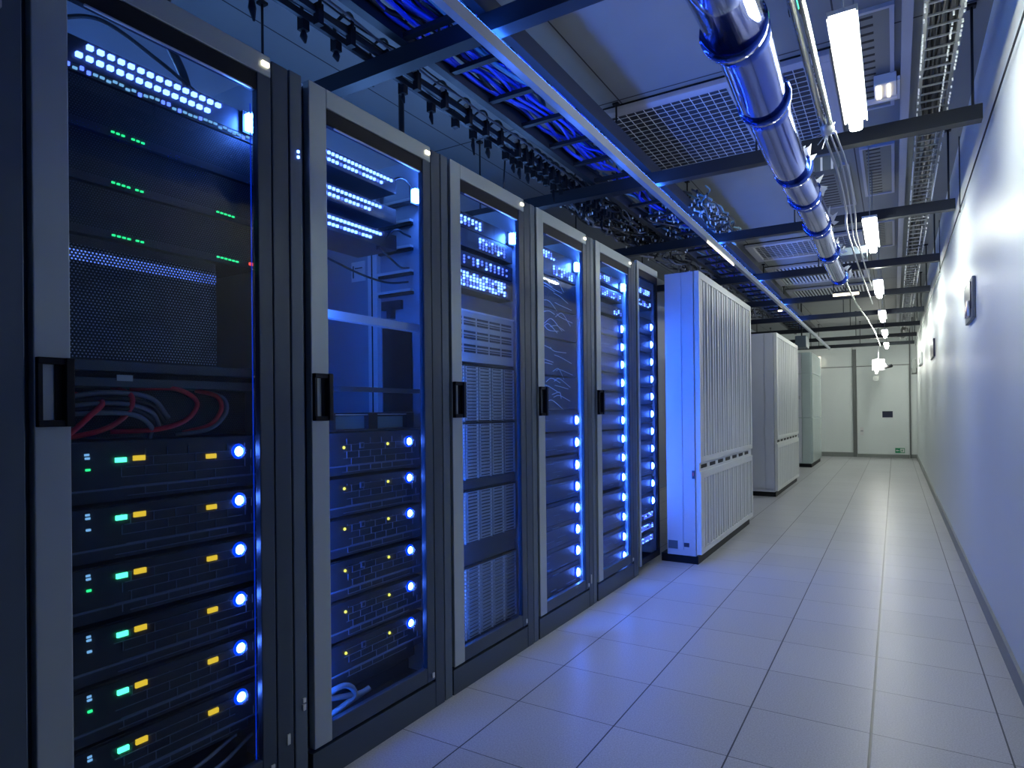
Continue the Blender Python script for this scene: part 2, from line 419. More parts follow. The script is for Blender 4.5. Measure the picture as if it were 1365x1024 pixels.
S = [-1.893, -1.178, -.474, .232, .945]
names_r = ['nearest glass-door rack, filled to the top, row of white-blue lamps above',
           'second glass-door rack, half empty and glowing blue inside',
           'third glass-door rack holding rows of grey drive shelves',
           'fourth glass-door rack with eight blue lamps in its lower half',
           'fifth glass-door rack, blue lamps running from top to bottom']
racks = []
rack(-2.604, -1, solid=True, label='solid dark rack at the left edge of the photo')
b = MB(); b.box(XD, XD + .012, -1.953, -1.945, 1.915, 1.955, 'steel'); b.build('latch', bpy.data.objects['server_rack'], bev=.002)
for i, s in enumerate(S):
    racks.append(rack(s, i, label=names_r[i], strip=['L_strip', 'L_strip_mid', 'L_strip_mid', 'L_strip_low', 'L_strip_low'][i], pitch=.704 if i < 4 else .69))
def rack_six():
    s, e, xd = 1.640, 2.072, -.238
    r = thing('server_rack', (xd - .4, (s+e)/2, 0), 'sixth and farthest glass-door rack, set back beside the ribbed cabinet', 'rack', 'glass door server racks in a row')
    b = MB(); b.box(DEP, xd - .02, s, s + .014, .05, 2.10, 'rack'); b.box(DEP, xd - .02, e - .014, e, .05, 2.10, 'inner')
    b.box(DEP, DEP + .02, s + .014, e - .014, .05, 2.1, 'innerblue'); b.box(xd - .06, xd - .03, s + .014, e - .014, 2.06, 2.10, 'black')
    b.box(DEP, xd - .02, s + .014, e - .014, .045, .06, 'black'); b.build('frame', r)
    b = MB(); b.box(DEP, -.40, s, e, 0, .045, 'black'); b.build('plinth', r)
    b = MB(); b.box(xd - .02, xd, s, s + .035, .05, 2.14, 'silver'); b.box(xd - .02, xd, s + .035, e, 2.09, 2.14, 'silver')
    b.box(xd - .02, xd - .002, e - .04, e, .05, 2.09, 'black'); b.box(xd - .02, xd - .002, s + .035, e - .04, 2.04, 2.09, 'black'); b.box(xd - .02, xd - .002, s + .035, e - .04, .05, .09, 'black')
    dr = b.build('door', r, loc=(xd, s, .05), bev=.002)
    b = MB(); b.box(xd - .014, xd - .010, s + .033, e - .038, .09, 2.04, 'glass'); b.build('glass_pane', dr)
    b = MB(); b.box(xd - .024, xd - .0215, s + .022, s + .026, .1, 2.0, 'L_strip_low'); b.build('led_strip', r)  # added unseen strip behind the stile, throws blue light into the aisle
    return r
r6 = rack_six(); R6S, R6X = 1.640, -.268

# ------------------------------------------------------------------ equipment
def face(b, y0, y1, z0, z1, x=XE, dep=.62, m='dark'):
    b.box(x - dep, x, y0, y1, z0, z1, m)

def server3u(ri, s, zc, k, total, style):
    """3U server whose blue lamp sits at zc"""
    y0, y1 = s + .060, s + .578
    z0, z1 = zc - .100, zc + .030
    if k == 0: z1 = zc + .045
    lab = {0: 'black rack server with green, amber and blue lamps, %s of six down the nearest rack' % ORD[k],
           1: 'black rack server with yellow and blue lamps, %s of six down the second rack' % ORD[k]}[ri]
    t = thing('rack_server', (XE, (y0+y1)/2, z0), lab, 'server', ['servers low in the nearest rack', 'servers low in the second rack'][ri])
    b = MB(); face(b, y0, y1, z0 + .002, z1 - .002, XE - .012); b.build('chassis', t)
    b = MB()
    b.box(XE - .012, XE, y0, y1, z1 - .022, z1 - .004, 'dark')       # upper ledge
    b.box(XE - .012, XE - .004, y0, y1, z0 + .004, z1 - .022, 'dark')
    b.box(XE - .012, XE + .001, y0, y1, z0 + .030, z0 + .034, 'lattice')
    rnd = random.Random(ri*31 + k)
    for j in range(5):
        zz = z0 + .012 + j * .0225
        b.box(XE - .004, XE - .0015, y0 + .12 + rnd.random()*.04, y1 - .03 - rnd.random()*.06, zz, zz + .0013, 'lattice')
    for j in range(5):
        for q in range(7):
            yy = y0 + .14 + q * .055 + (j % 2) * .02
            if rnd.random() < .75: b.box(XE - .004, XE - .0015, yy, yy + .0013, z0 + .012 + j*.0225, z0 + .012 + (j+1)*.0225, 'lattice')
    b.build('bezel', t)
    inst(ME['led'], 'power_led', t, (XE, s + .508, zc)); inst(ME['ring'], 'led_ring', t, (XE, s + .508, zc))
    if ri == 0:
        inst(ME['green'], 'green_led', t, (XE, s + .198, zc - .002))
        inst(ME['amber'], 'amber_led', t, (XE, s + .240, zc)); inst(ME['amber'], 'amber_led', t, (XE, s + .427, zc - .008))
        inst(ME['tiny'], 'status_led', t, (XE, s + .125, zc + .014)); inst(ME['tiny'], 'status_led', t, (XE, s + .126, zc + .006))
        inst(ME['tiny2' if k in (0, 2, 4) else 'tiny'], 'status_led', t, (XE, s + .127, zc - .020))
    else:
        inst(ME['yel'], 'yellow_led', t, (XE, s + .184, zc - .006)); inst(ME['yel'], 'yellow_led', t, (XE, s + .394, zc - .003))
        b = MB(); b.box(XE, XE + .003, s + .255, s + .275, zc - .012, zc + .008, 'lattice'); b.box(XE+.003, XE + .004, s + .259, s + .271, zc - .008, zc + .004, 'dark'); b.build('badge', t)
    return t

Z6 = [1.015, .880, .744, .607, .473, .338]
for k, z in enumerate(Z6): server3u(0, S[0], z, k, 6, 0)
for k, z in enumerate([1.010, .875, .742, .605, .470, .334]): server3u(1, S[1], z, k, 6, 1)

# --- nearest rack, upper part
s = S[0]
def meshserver(z0, z1, lab, gl, mat='mesh2'):
    t = thing('mesh_front_server', (XE, s + .32, z0), lab, 'server', 'mesh fronted servers in the nearest rack')
    b = MB(); face(b, s + .06, s + .578, z0 + .002, z1 - .002, XE - .006); b.box(XE - .006, XE, s + .06, s + .578, z0 + .002, z0 + .02, 'dark'); b.build('chassis', t)
    b = MB(); b.box(XE - .006, XE - .002, s + .065, s + .573, z0 + .02, z1 - .004, mat); b.build('mesh_front', t)
    for (yy, zz, kk) in gl: inst(ME[kk], {'gled': 'green_led', 'rled': 'red_led', 'yel': 'yellow_led'}[kk], t, (XE + .001, s + yy, zz))
    return t
def grow(y0, n, z, kk='gled', dy=.0115): return [(y0 + i*dy, z - i*.0004, kk) for i in range(n)]
meshserver(1.765, 1.885, 'uppermost mesh-front server in the nearest rack, one run of green lights', grow(.186, 3, 1.778) + grow(.232, 3, 1.777))
meshserver(1.645, 1.765, 'second mesh-front server in the nearest rack, two runs of green lights', grow(.186, 4, 1.660) + grow(.240, 2, 1.658) + grow(.452, 5, 1.662))
meshserver(1.525, 1.645, 'third mesh-front server in the nearest rack, green lights and one red', grow(.186, 4, 1.537) + grow(.240, 2, 1.536) + grow(.452, 6, 1.541) + [(.553, 1.541, 'rled')])
t = thing('mesh_enclosure', (XE, s + .26, 1.25), 'tall enclosure with speckled perforated front, middle of the nearest rack', 'enclosure')
b = MB(); face(b, s + .06, s + .450, 1.246, 1.522, XE - .008); b.build('housing', t)
b = MB(); b.box(XE - .008, XE - .003, s + .062, s + .448, 1.248, 1.50, 'mesh'); b.build('perforated_front', t)
b = MB(); b.box(XE - .008, XE - .0025, s + .062, s + .448, 1.462, 1.492, 'litmesh'); b.build('lit_band', t)
t = thing('rack_shelf', (XE, s + .32, 1.19), 'dark double shelf bar with a white label, above the red cables', 'shelf')
b = MB(); b.box(XE - .5, XE + .004, s + .055, s + .58, 1.220, 1.244, 'rack'); b.box(XE - .5, XE - .02, s + .055, s + .58, 1.205, 1.22, 'black'); b.box(XE - .5, XE + .002, s + .055, s + .58, 1.184, 1.205, 'rack')
b.build('shelf_bar', t, bev=.001)
b = MB(); b.box(XE + .004, XE + .006, s + .188, s + .224, 1.198, 1.212, 'paper'); b.build('label', t)
t = thing('perforated_blank', (XE - .03, s + .32, 1.06), 'dim perforated blanking panel behind the red cables', 'panel')
b = MB(); b.box(XE - .5, XE - .07, s + .06, s + .578, 1.062, 1.182, 'dark'); b.build('housing', t)
b = MB(); b.box(XE - .07, XE - .066, s + .06, s + .578, 1.064, 1.180, 'mesh2'); b.build('perforated_front', t)

def curve(pts, n=14):
    """Catmull-Rom through points"""
    P = [Vector(p) for p in pts]; P = [P[0]*2 - P[1]] + P + [P[-1]*2 - P[-2]]; out = []
    for i in range(1, len(P) - 2):
        for j in range(n):
            t = j / n; a, b_, c, d_ = P[i-1], P[i], P[i+1], P[i+2]
            out.append(.5*((2*b_) + (c - a)*t + (2*a - 5*b_ + 4*c - d_)*t*t + (3*b_ - a - 3*c + d_)*t**3))
    out.append(P[-2]); return out

def cable(name, pts, r, mat, label, group=None, n=14, cat='cable'):
    b = MB(); b.tube(curve(pts, n), r, mat, 8); o = b.build(name, loc=pts[0]); return tag(o, label, cat, group)

xc = XE - .01
G = 'cables looped through the nearest rack'
cable('red_cable', [(xc-.03, s+.20, 1.184), (xc+.01, s+.222, 1.165), (xc+.012, s+.215, 1.125), (xc, s+.165, 1.085), (xc-.03, s+.07, 1.062)], .0062, 'cable_red', 'red cable in a tight loop under the white shelf label', G)
cable('red_cable', [(xc-.03, s+.11, 1.168), (xc+.005, s+.16, 1.150), (xc+.01, s+.13, 1.115), (xc, s+.09, 1.075), (xc-.03, s+.06, 1.062)], .0062, 'cable_red', 'red cable at the far left of the cable loops', G)
cable('red_cable', [(xc-.03, s+.24, 1.182), (xc+.01, s+.33, 1.183), (xc+.015, s+.385, 1.150), (xc+.01, s+.36, 1.105), (xc, s+.29, 1.082), (xc-.04, s+.20, 1.078)], .0062, 'cable_red', 'long red cable arcing across the middle of the perforated panel', G)
cable('red_cable', [(xc-.03, s+.41, 1.182), (xc+.01, s+.445, 1.165), (xc+.013, s+.455, 1.130), (xc, s+.43, 1.09), (xc-.04, s+.38, 1.070)], .0058, 'cable_red', 'rightmost red cable, beside a grey one', G)
cable('grey_cable', [(xc-.03, s+.43, 1.182), (xc+.012, s+.463, 1.160), (xc+.013, s+.468, 1.120), (xc, s+.43, 1.08), (xc-.04, s+.36, 1.064)], .0058, 'cable_grey', 'grey cable bending alongside the rightmost red cable', G)
for q in range(5):
    dq = q * .012
    cable('grey_cable', [(xc-.02, s+.065, 1.15-dq*.6), (xc+.004+dq*.2, s+.16+dq, 1.170-dq), (xc+.004, s+.27, 1.160-dq*1.4), (xc-.02, s+.33-dq, 1.11-dq)], .006, 'cable_black' if q % 2 else 'cable_grey',
          'dark cable, %s of five bunched over the perforated panel' % ORD[q], G)
# lamp bar of the nearest rack
t = thing('lamp_bar', (XE, s + .30, 1.90), 'double row of glaring blue-white lamps at the top of the nearest rack', 'lamp')
b = MB(); b.box(XE - .05, XE - .006, s + .075, s + .565, 1.905, 1.968, 'dark'); b.box(XE-.30, XE-.05, s + .075, s + .565, 1.900, 1.92, 'dark'); b.build('housing', t, bev=.002)
for i in range(15): inst(ME['lamp'], 'strip_lamp', t, (XE - .002, s + .140 + i*.0227, 1.952))
for i in range(15): inst(ME['lamp'], 'strip_lamp', t, (XE - .002, s + .117 + i*.0221, 1.926))
t = thing('network_switch', (XE, s + .30, 1.885), 'cluttered switch with dim blue ports under the lamp bar, nearest rack', 'network switch')
b = MB(); face(b, s + .06, s + .578, 1.887, 1.903, XE - .004); b.build('chassis', t)
rnd = random.Random(3)
for i in range(34):
    inst(ME['dot'] if rnd.random() < .5 else ME['tiny'], 'port_light', t, (XE - .001, s + .08 + i*.0142, 1.895 + rnd.uniform(-.003, .004)))
b = MB(); b.tube(curve([(-.33, s+.066, 1.99), (-.34, s+.18, 2.05), (-.36, s+.33, 2.03), (-.36, s+.45, 1.985)]), .005, 'cable_black'); tag(b.build('black_cable', loc=(-.33, s+.066, 1.99)), 'thin black cable arching above the lamp bar', 'cable', 'loose cables at the top of the nearest rack')
b = MB(); b.tube(curve([(-.42, s+.46, 1.96), (-.43, s+.44, 2.06), (-.46, s+.40, 2.20), (-.47, s+.44, 2.38), (-.50, s+.40, 2.52)]), .012, 'cable_black'); tag(b.build('black_cable', loc=(-.42, s+.46, 1.96)), 'thick black cable rising out of the nearest rack to the tray', 'cable', 'loose cables at the top of the nearest rack')
b = MB(); b.tube(curve([(-.42, s+.44, 2.03), (-.40, s+.50, 2.0), (-.36, s+.56, 1.975)]), .004, 'cable_black'); tag(b.build('black_cable', loc=(-.42, s+.44, 2.03)), 'short black cable falling to the right post, nearest rack', 'cable', 'loose cables at the top of the nearest rack')
# cable clutter on the floor of the nearest rack
for q, (ya, yb) in enumerate(((.30, .55), (.22, .50))):
    cable('grey_cable', [(xc, s+ya, .20+q*.02), (xc+.01, s+(ya+yb)/2, .175+q*.03), (xc, s+yb, .215+q*.02)], .005, 'cable_grey', ['lower', 'upper'][q] + ' grey cable sagging at the foot of the nearest rack')
for rk in (0, 1):
    t = thing('blanking_panel', (XE, S[rk] + .32, .12), 'plain black blanking panel at the foot of the %s rack' % RN[rk], 'panel')
    b = MB(); face(b, S[rk] + .06, S[rk] + .578, .118, .165, XE - .07, .4); b.build('panel_face', t)
    if rk == 0: inst(ME['rled'], 'red_led', t, (XE - .068, S[0] + .25, .15))
    cb = MB()

# --- second rack, upper half
s = S[1]
t_labels = ['top', 'middle', 'bottom']
for q, (z, ya, yb, n2) in enumerate(((1.950, .10, .43, 20), (1.838, .10, .37, 16), (1.742, .10, .37, 17))):
    t = thing('patch_panel', (XE, s + .25, z - .02), '%s of three glaring blue-white port panels in the second rack' % t_labels[q], 'patch panel', 'lit port panels in the second rack')
    b = MB(); b.box(XE - .20, XE - .006, s + .06, s + .46, z - .030, z + .024, 'dark'); b.build('housing', t)
    for i in range(n2):
        yy = s + ya + i * (yb - ya) / (n2 - 1)
        inst(ME['port'], 'port_light', t, (XE - .002, yy, z + .010))
        if i < n2 - 3: inst(ME['port' if i % 5 else 'dot'], 'port_light', t, (XE - .002, yy, z - .012))
t = thing('rack_crossbar', (XE, s+.3, 1.40), 'pale metal crossbar halfway up the empty part of the second rack', 'crossbar')
b = MB(); b.box(XE - .03, XE, s + .06, s + .578, 1.425, 1.452, 'white'); b.build('bar', t)
t = thing('rack_crossbar', (XE, s+.3, 1.18), 'dark thin crossbar below the pale one in the second rack', 'crossbar')
b = MB(); b.box(XE - .03, XE, s + .06, s + .578, 1.190, 1.206, 'rack'); b.build('bar', t)
# interior post, brackets and plates on the right inner side of the empty bay
yw = s + .602
t = thing('inner_post', (-.54, yw, 1.12), 'upright blue-lit post with brackets inside the empty part of the second rack', 'post')
b = MB(); b.box(-.566, -.548, yw - .022, yw, 1.12, 1.99, 'white'); b.box(-.548, -.540, yw - .022, yw, 1.12, 1.99, 'black'); b.box(-.540, -.517, yw - .022, yw, 1.12, 1.99, 'white'); b.build('post', t)
for z in (1.94, 1.86, 1.76, 1.665, 1.59):
    b = MB(); b.box(-.517, -.345, yw - .020, yw, z, z + .009, 'white'); b.box(-.517, -.345, yw - .014, yw, z - .012, z, 'black'); b.build('side_bracket', t)
b = MB(); b.box(-.505, -.355, yw - .006, yw, 1.12, 1.455, 'black'); b.build('dark_plate', t)
b = MB(); b.box(-.50, -.40, yw - .016, yw, 1.525, 1.56, 'dark'); b.box(-.46, -.44, yw-.03, yw, 1.49, 1.53, 'dark'); b.build('clamp', t)
t = thing('wall_plate', (-.635, yw, 1.66), 'small white square plate on the inner side of the second rack', 'plate')
b = MB(); b.box(-.672, -.597, yw - .008, yw, 1.66, 1.742, 'tie'); b.build('plate', t, bev=.002); b = MB(); b.box(-.662, -.657, yw - .010, yw - .008, 1.675, 1.725, 'dark'); b.box(-.65, -.61, yw - .010, yw - .008, 1.712, 1.716, 'dark'); b.build('slot', t)
for q, pts in enumerate(([(XE-.02, s+.37, 1.70), (XE, s+.44, 1.78), (XE-.02, s+.52, 1.79), (-.35, s+.59, 1.80)],
                         [(XE-.02, s+.43, 1.955), (XE, s+.48, 1.985), (XE-.01, s+.54, 1.98), (-.33, s+.585, 1.95)],
                         [(XE-.02, s+.10, 1.63), (XE-.03, s+.30, 1.60), (XE-.05, s+.46, 1.60), (-.36, s+.585, 1.625)],
                         [(XE-.02, s+.37, 1.712), (XE, s+.43, 1.67), (XE-.02, s+.50, 1.66), (-.36, s+.59, 1.68)])):
    cable('black_cable', pts, .004, 'cable_black', ['cable from the middle port panel', 'arching cable from the top port panel', 'sagging cable strung below the port panels', 'cable drooping from the bottom port panel'][q] + ', second rack', 'cables inside the second rack')
t = thing('network_switch', (XE, s+.3, 1.05), 'pair of open-front boxes with pale windows above the second rack servers', 'network switch')
b = MB(); face(b, s + .06, s + .578, 1.056, 1.062, XE - .004, .4)
for (a, c) in ((.075, .15), (.30, .345), (.50, .54)): b.box(XE - .30, XE, s + a, s + c, 1.062, 1.118, 'black')
b.box(XE - .03, XE-.02, s + .15, s + .30, 1.064, 1.108, 'cable_teal'); b.box(XE - .03, XE-.02, s + .345, s + .50, 1.064, 1.105, 'cable_teal')
b.box(XE - .28, XE - .002, s + .12, s + .54, 1.110, 1.114, 'steel'); b.build('chassis', t)
for q in range(2):
    cable('grey_cable', [(XE+.0, s+.06, .22), (XE+.018, s+.16+.06*q, .235-.05*q), (XE+.02, s+.20+.06*q, .185), (XE+.0, s+.10, .150)], .0095, 'cable_grey', ['thick grey cable loop at the foot of the second rack', 'outer grey cable loop at the foot of the second rack'][q])
t = thing('network_switch', (XE, s+.3, .19), 'dark switch below the six servers in the second rack', 'network switch')
b = MB(); face(b, s + .06, s + .578, .185, .23, XE - .04, .4); b.build('chassis', t)

# --- third rack: drive shelves
s = S[2]
def drive_mesh():
    b = MB(); b.box(-.004, .004, -.0455, .0455, -.0062, .0062, 'drive'); b.box(.004, .0052, -.036, .030, -.0012, .0036, 'dark'); b.box(.004, .0055, .034, .041, -.003, .003, 'tie')
    me = bpy.data.meshes.new('drive_carrier'); me.from_pydata(b.v, [], b.f)
    for mt in b.mats: me.materials.append(M[mt])
    me.polygons.foreach_set('material_index', b.m); me.update(); return me
ME['drive'] = drive_mesh()
def disk_shelf(z0, z1, rows, lab):
    t = thing('disk_shelf', (XE, s + .32, z0), lab, 'disk shelf', 'disk shelves in the third rack')
    b = MB(); face(b, s + .06, s + .578, z0 + .001, z1 - .001, XE - .006); b.box(XE - .006, XE, s + .06, s + .578, z1 - .008, z1 - .001, 'black')
    for c in range(6): b.box(XE - .006, XE + .001, s + .065 + c*.1015 - .003, s + .065 + c*.1015 + .001, z0, z1 - .008, 'chassis')
    b.build('chassis', t)
    h = (z1 - z0 - .014) / rows
    for r_ in range(rows):
        for c in range(5):
            inst(ME['drive'], 'drive_carrier', t, (XE, s + .0645 + .0505 + c*.1015, z0 + .005 + h*(r_ + .5)))
disk_shelf(1.075, 1.322, 16, 'upper half of the tall drive stack in the third rack')
disk_shelf(.828, 1.074, 16, 'lower half of the tall drive stack in the third rack')
disk_shelf(.558, .785, 15, 'middle drive shelf of the third rack, above the dark panel')
disk_shelf(.150, .462, 19, 'lowest drive shelf of the third rack')
t = thing('blade_chassis', (XE, s+.32, 1.33), 'light grey blade chassis with dark slots above the third rack drives', 'blade chassis')
b = MB(); face(b, s + .06, s + .578, 1.332, 1.555, XE - .004, m='chassis'); b.box(XE - .3, XE + .002, s + .06, s + .578, 1.548, 1.553, 'white'); b.build('housing', t)
for r_ in range(3):
    for c in range(5):
        b = MB(); yy = s + .072 + c*.100
        for q in range(3): b.box(XE - .004, XE - .002, yy, yy + .085, 1.372 + r_*.058 + q*.013, 1.372 + r_*.058 + q*.013 + (.009 if q != 1 else .005), 'dark')
        b.build('slot_bank', t)
for z0, z1, lab in ((.786, .827, 'thin dark blanking panel under the tall drive stack, third rack'), (.463, .557, 'wide dark blanking panel between the lower drive shelves, third rack'), (1.556, 1.62, 'black blanking panel above the grey blade chassis')):
    t = thing('blanking_panel', (XE, s+.32, z0), lab, 'panel'); b = MB(); face(b, s + .06, s + .578, z0 + .001, z1 - .001, XE - .01, .4, 'rack'); b.build('panel_face', t)
def lit_grid(s, x, z, ya, yb, nr, nc, lab, grp, mats='pd', dz=.013, depth=.3, hw=None):
    t = thing('patch_panel', (x, s + (ya+yb)/2, z), lab, 'patch panel', grp)
    b = MB(); b.box(x - depth, x - .005, s + .06, s + (hw or .578), z - .012, z + nr*dz + .012, 'dark'); b.build('housing', t)
    rnd = random.Random(int(z*1000) + nc)
    for r_ in range(nr):
        for c in range(nc):
            if rnd.random() < .15: continue
            inst(ME['port' if rnd.random() < (.7 if mats == 'p' else .3) else 'dot'], 'port_light', t, (x - .002, s + ya + c*(yb-ya)/max(1, nc-1), z + .004 + r_*dz))
GG = 'lit port panels in the third rack'
lit_grid(s, XE, 1.915, .075, .30, 3, 9, 'topmost blue lit port panel in the third rack', GG, 'p')
lit_grid(s, XE, 1.835, .30, .50, 4, 9, 'second blue lit port panel in the third rack, lights to the right', GG)
lit_grid(s, XE, 1.750, .075, .52, 3, 14, 'third blue lit port panel in the third rack, faint lights', GG)
lit_grid(s, XE, 1.655, .075, .50, 5, 18, 'lowest and fullest blue lit port panel in the third rack', GG, 'p')

# --- fourth, fifth, sixth racks
def slim(si, ri, zc, h, k, n, x, w1, lab, grp, bright=False, far=True):
    y0, y1 = si + .055, si + w1
    t = thing('rack_server', (x, (y0+y1)/2, zc - h/2), lab, 'server', grp)
    b = MB(); b.box(x - .35, x - .008, y0, y1, zc - h/2 + .002, zc + h/2 - .002, 'dark'); b.build('chassis', t)
    b = MB(); b.box(x - .008, x, y0, y1, zc - h*.18, zc + h*.32, 'navy' if bright else 'dark'); b.box(x - .008, x - .003, y0, y1, zc - h*.46, zc - h*.18, 'dark')
    rnd = random.Random(k*7 + ri)
    for q in range(5):
        yy = y0 + rnd.uniform(.02, .38); zz = zc + rnd.uniform(-.45, .4)*h
        b.box(x - .003, x + .0015, yy, yy + rnd.uniform(.03, .12), zz, zz + .0022, 'lattice')
    b.build('bezel', t)
    yl = y1 - .045 if far else y1 - .07
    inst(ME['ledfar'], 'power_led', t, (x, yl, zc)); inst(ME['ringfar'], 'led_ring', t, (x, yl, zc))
Z4 = [1.065, .940, .812, .690, .568, .448, .328, .203]
for k, z in enumerate(Z4): slim(S[3], 3, z, .122, k, 8, XE, .645-.06, 'slim dark server with blue lamp, %s of eight down the fourth rack' % ORD[k], 'servers in the fourth rack')
Z5 = [1.657, 1.537, 1.421, 1.300, 1.178, 1.053, .930, .805, .675, .542, .412, .281, .155]
for k, z in enumerate(Z5): slim(S[4], 4, z, .117, k, 13, XE, .585, 'slim server with blue lamp, %s of thirteen down the fifth rack' % ORD[k], 'servers in the fifth rack', True)
Z6r = [1.72 - .126*i for i in range(11)]
for k, z in enumerate(Z6r): slim(R6S, 5, z, .120, k, 11, R6X, .385, 'slim dark server with blue lamp, %s of eleven down the sixth rack' % ORD[k], 'servers in the sixth rack')
s = S[3]
for k, (z0, z1) in enumerate(((1.13, 1.30), (1.31, 1.50), (1.51, 1.66), (1.67, 1.83))):
    t = thing('storage_unit', (XE, s+.32, z0), 'dark storage unit with tangled pale wires, %s up from the fourth rack servers' % ORD[k], 'storage unit', 'storage units in the fourth rack')
    b = MB(); face(b, s + .06, s + .585, z0, z1, XE - .01); b.build('housing', t)
    rnd = random.Random(k)
    for q in range(7):
        ya = s + rnd.uniform(.08, .35); za = rnd.uniform(z0 + .02, z1 - .01)
        pts = [(XE - .008, ya, za), (XE, ya + rnd.uniform(.03, .08), za + rnd.uniform(-.02, .03)), (XE - .004, ya + rnd.uniform(.1, .2), za - rnd.uniform(0, .04))]
        b = MB(); b.tube(curve(pts, 6), .0018, 'chassis', 5); b.build('wire', t)
G4 = 'lit port panels in the fourth, fifth and sixth racks'
lit_grid(S[3], XE, 1.925, .07, .30, 3, 9, 'upper lit port panel of the fourth rack, lights at its left', G4, 'p')
lit_grid(S[3], XE, 1.850, .30, .52, 4, 8, 'lower lit port panel of the fourth rack, beside the bright lamp', G4, 'p')
lit_grid(S[4], XE, 1.935, .07, .35, 3, 9, 'upper lit port panel of the fifth rack', G4, 'p')
lit_grid(S[4], XE, 1.845, .25, .54, 3, 9, 'middle lit port panel of the fifth rack, left of the bright lamp', G4, 'p')
lit_grid(S[4], XE, 1.745, .44, .55, 3, 4, 'small lit port cluster of the fifth rack above the lamp column', G4, 'p')
lit_grid(R6S, R6X, 1.945, .05, .33, 3, 9, 'upper lit port panel of the sixth rack', G4, 'p', hw=.385)
lit_grid(R6S, R6X, 1.860, .05, .35, 3, 9, 'lower lit port panel of the sixth rack', G4, 'p', hw=.385)
lit_grid(R6S, R6X, .345, .05, .35, 3, 10, 'upper lit port panel near the foot of the sixth rack', G4, 'd', hw=.385)
lit_grid(R6S, R6X, .265, .05, .35, 3, 10, 'middle lit port panel near the foot of the sixth rack', G4, 'd', hw=.385)
lit_grid(R6S, R6X, .180, .05, .35, 3, 10, 'lowest lit port panel at the foot of the sixth rack', G4, 'd', hw=.385)

# small marks on the dividers
for (yy, zz, rk) in ((S[0] + .672, 1.885, 0),):
    for dz in (0, .016):
        b = MB(); b.box(XD - .004, XD + .001, yy, yy + .006, zz - dz, zz - dz + .007, 'L_port'); b.build('divider_led', racks[rk])
for (yy, z0, z1, rk) in ((S[0] + .672, .245, .262, 0), (S[0] + .672, .268, .28, 0), (S[0] + .615, .17, .20, 0), (S[3] + .60, .13, .18, 3)):
    b = MB(); b.box(XD - .004, XD + .0015, yy, yy + .010, z0, z1, 'paper'); b.build('divider_sticker', racks[rk])

# ------------------------------------------------------------------ ribbed cabinets
def ribbed(x0, x1, y0, y1, zt, label, nribs, side_marks=False, split=-.06, rn=True):
    t = thing('ribbed_cabinet', ((x0+x1)/2, y0, 0), label, 'cabinet', 'pale ribbed cabinets along the aisle')
    b = MB(); b.box(x0, x1 - .04, y0, y1, .06, zt, 'cabside'); body = b.build('body', t, bev=.004)
    b = MB(); b.box(x0 - .05, x1 - .03, y0 + .02, y1 - .02, 0, .06, 'black'); b.build('plinth', t)
    # seam on the near side
    if split is not None:
        b = MB(); b.box(split, x1 - .04, y0 - .008, y0, .10, zt - .002, 'cabside'); b.build('side_panel', t, bev=.002)
        b = MB(); b.box(x0 + .002, split - .004, y0 - .006, y0, .10, zt - .002, 'cabside'); b.build('side_panel', t, bev=.002)
    zm0, zm1 = .67, .735
    def panel(nm, za, zb):
        b = MB(); f = .05
        b.box(x1 - .035, x1, y0, y0 + f, za, zb, 'cream'); b.box(x1 - .035, x1, y1 - f, y1, za, zb, 'cream')
        b.box(x1 - .035, x1, y0 + f, y1 - f, zb - f, zb, 'cream'); b.box(x1 - .035, x1, y0 + f, y1 - f, za, za + f*.8, 'cream')
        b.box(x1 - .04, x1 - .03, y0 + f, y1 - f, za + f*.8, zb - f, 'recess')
        w = (y1 - y0 - 2*f) / nribs
        for i in range(nribs):
            a = y0 + f + i*w
            vs = []; fs = []
            prof = [(x1 - .03, a + w*.10), (x1 - .004, a + w*.16), (x1 - .004, a + w*.36), (x1 - .030, a + w*.40), (x1 - .030, a + w*.56), (x1 - .006, a + w*.60), (x1 - .012, a + w*.72), (x1 - .006, a + w*.84), (x1 - .03, a + w*.88)]
            for z in (za + f*.8, zb - f): vs += [(px, py, z) for px, py in prof]
            k = len(prof)
            for j in range(k - 1): fs.append((j, j + 1, k + j + 1, k + j))
            b.add(vs, fs, 'cream')
        return b.build(nm, t)
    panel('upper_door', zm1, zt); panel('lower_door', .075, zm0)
    b = MB(); b.box(x1 - .035, x1 - .012, y0, y1, zm0, zm1, 'cream')
    n = 7
    for i in range(n):
        a = y0 + .05 + i*(y1 - y0 - .1)/n
        b.box(x1 - .012, x1 - .009, a, a + (y1-y0-.1)/n*.62, zm0 + .022, zm0 + .048, 'black')
    b.build('slot_strip', t)
    return t
c1 = ribbed(-.19, .06, 2.085, 4.00, 2.115, 'large pale ribbed cabinet beside the last glass-door rack, side lit blue', 11, split=-.065)
b = MB(); b.box(.0 , .02, 2.072, 2.077, .62, .68, 'screen'); b.box(.006, .012, 2.070, 2.072, .64, .665, 'cable_red'); b.build('side_switch', c1)
b = MB(); b.box(-.065, .018, 2.0745, 2.077, .10, .175, 'cabside'); b.box(-.063, -.025, 2.073, 2.0745, .125, .155, 'screen'); b.build('side_label', c1)
b = MB(); b.box(-.18, -.11, 2.077, 2.079, .105, .165, 'rack2'); b.build('side_label', c1)
c2 = ribbed(-.34, -.02, 6.10, 8.15, 2.085, 'ribbed cabinet in the middle distance, behind the large one', 10, split=-.17)
b = MB(); b.box(-.34-.12, -.345, 6.12, 8.1, .06, 2.07, 'cabside'); b.build('rear_body', c2)
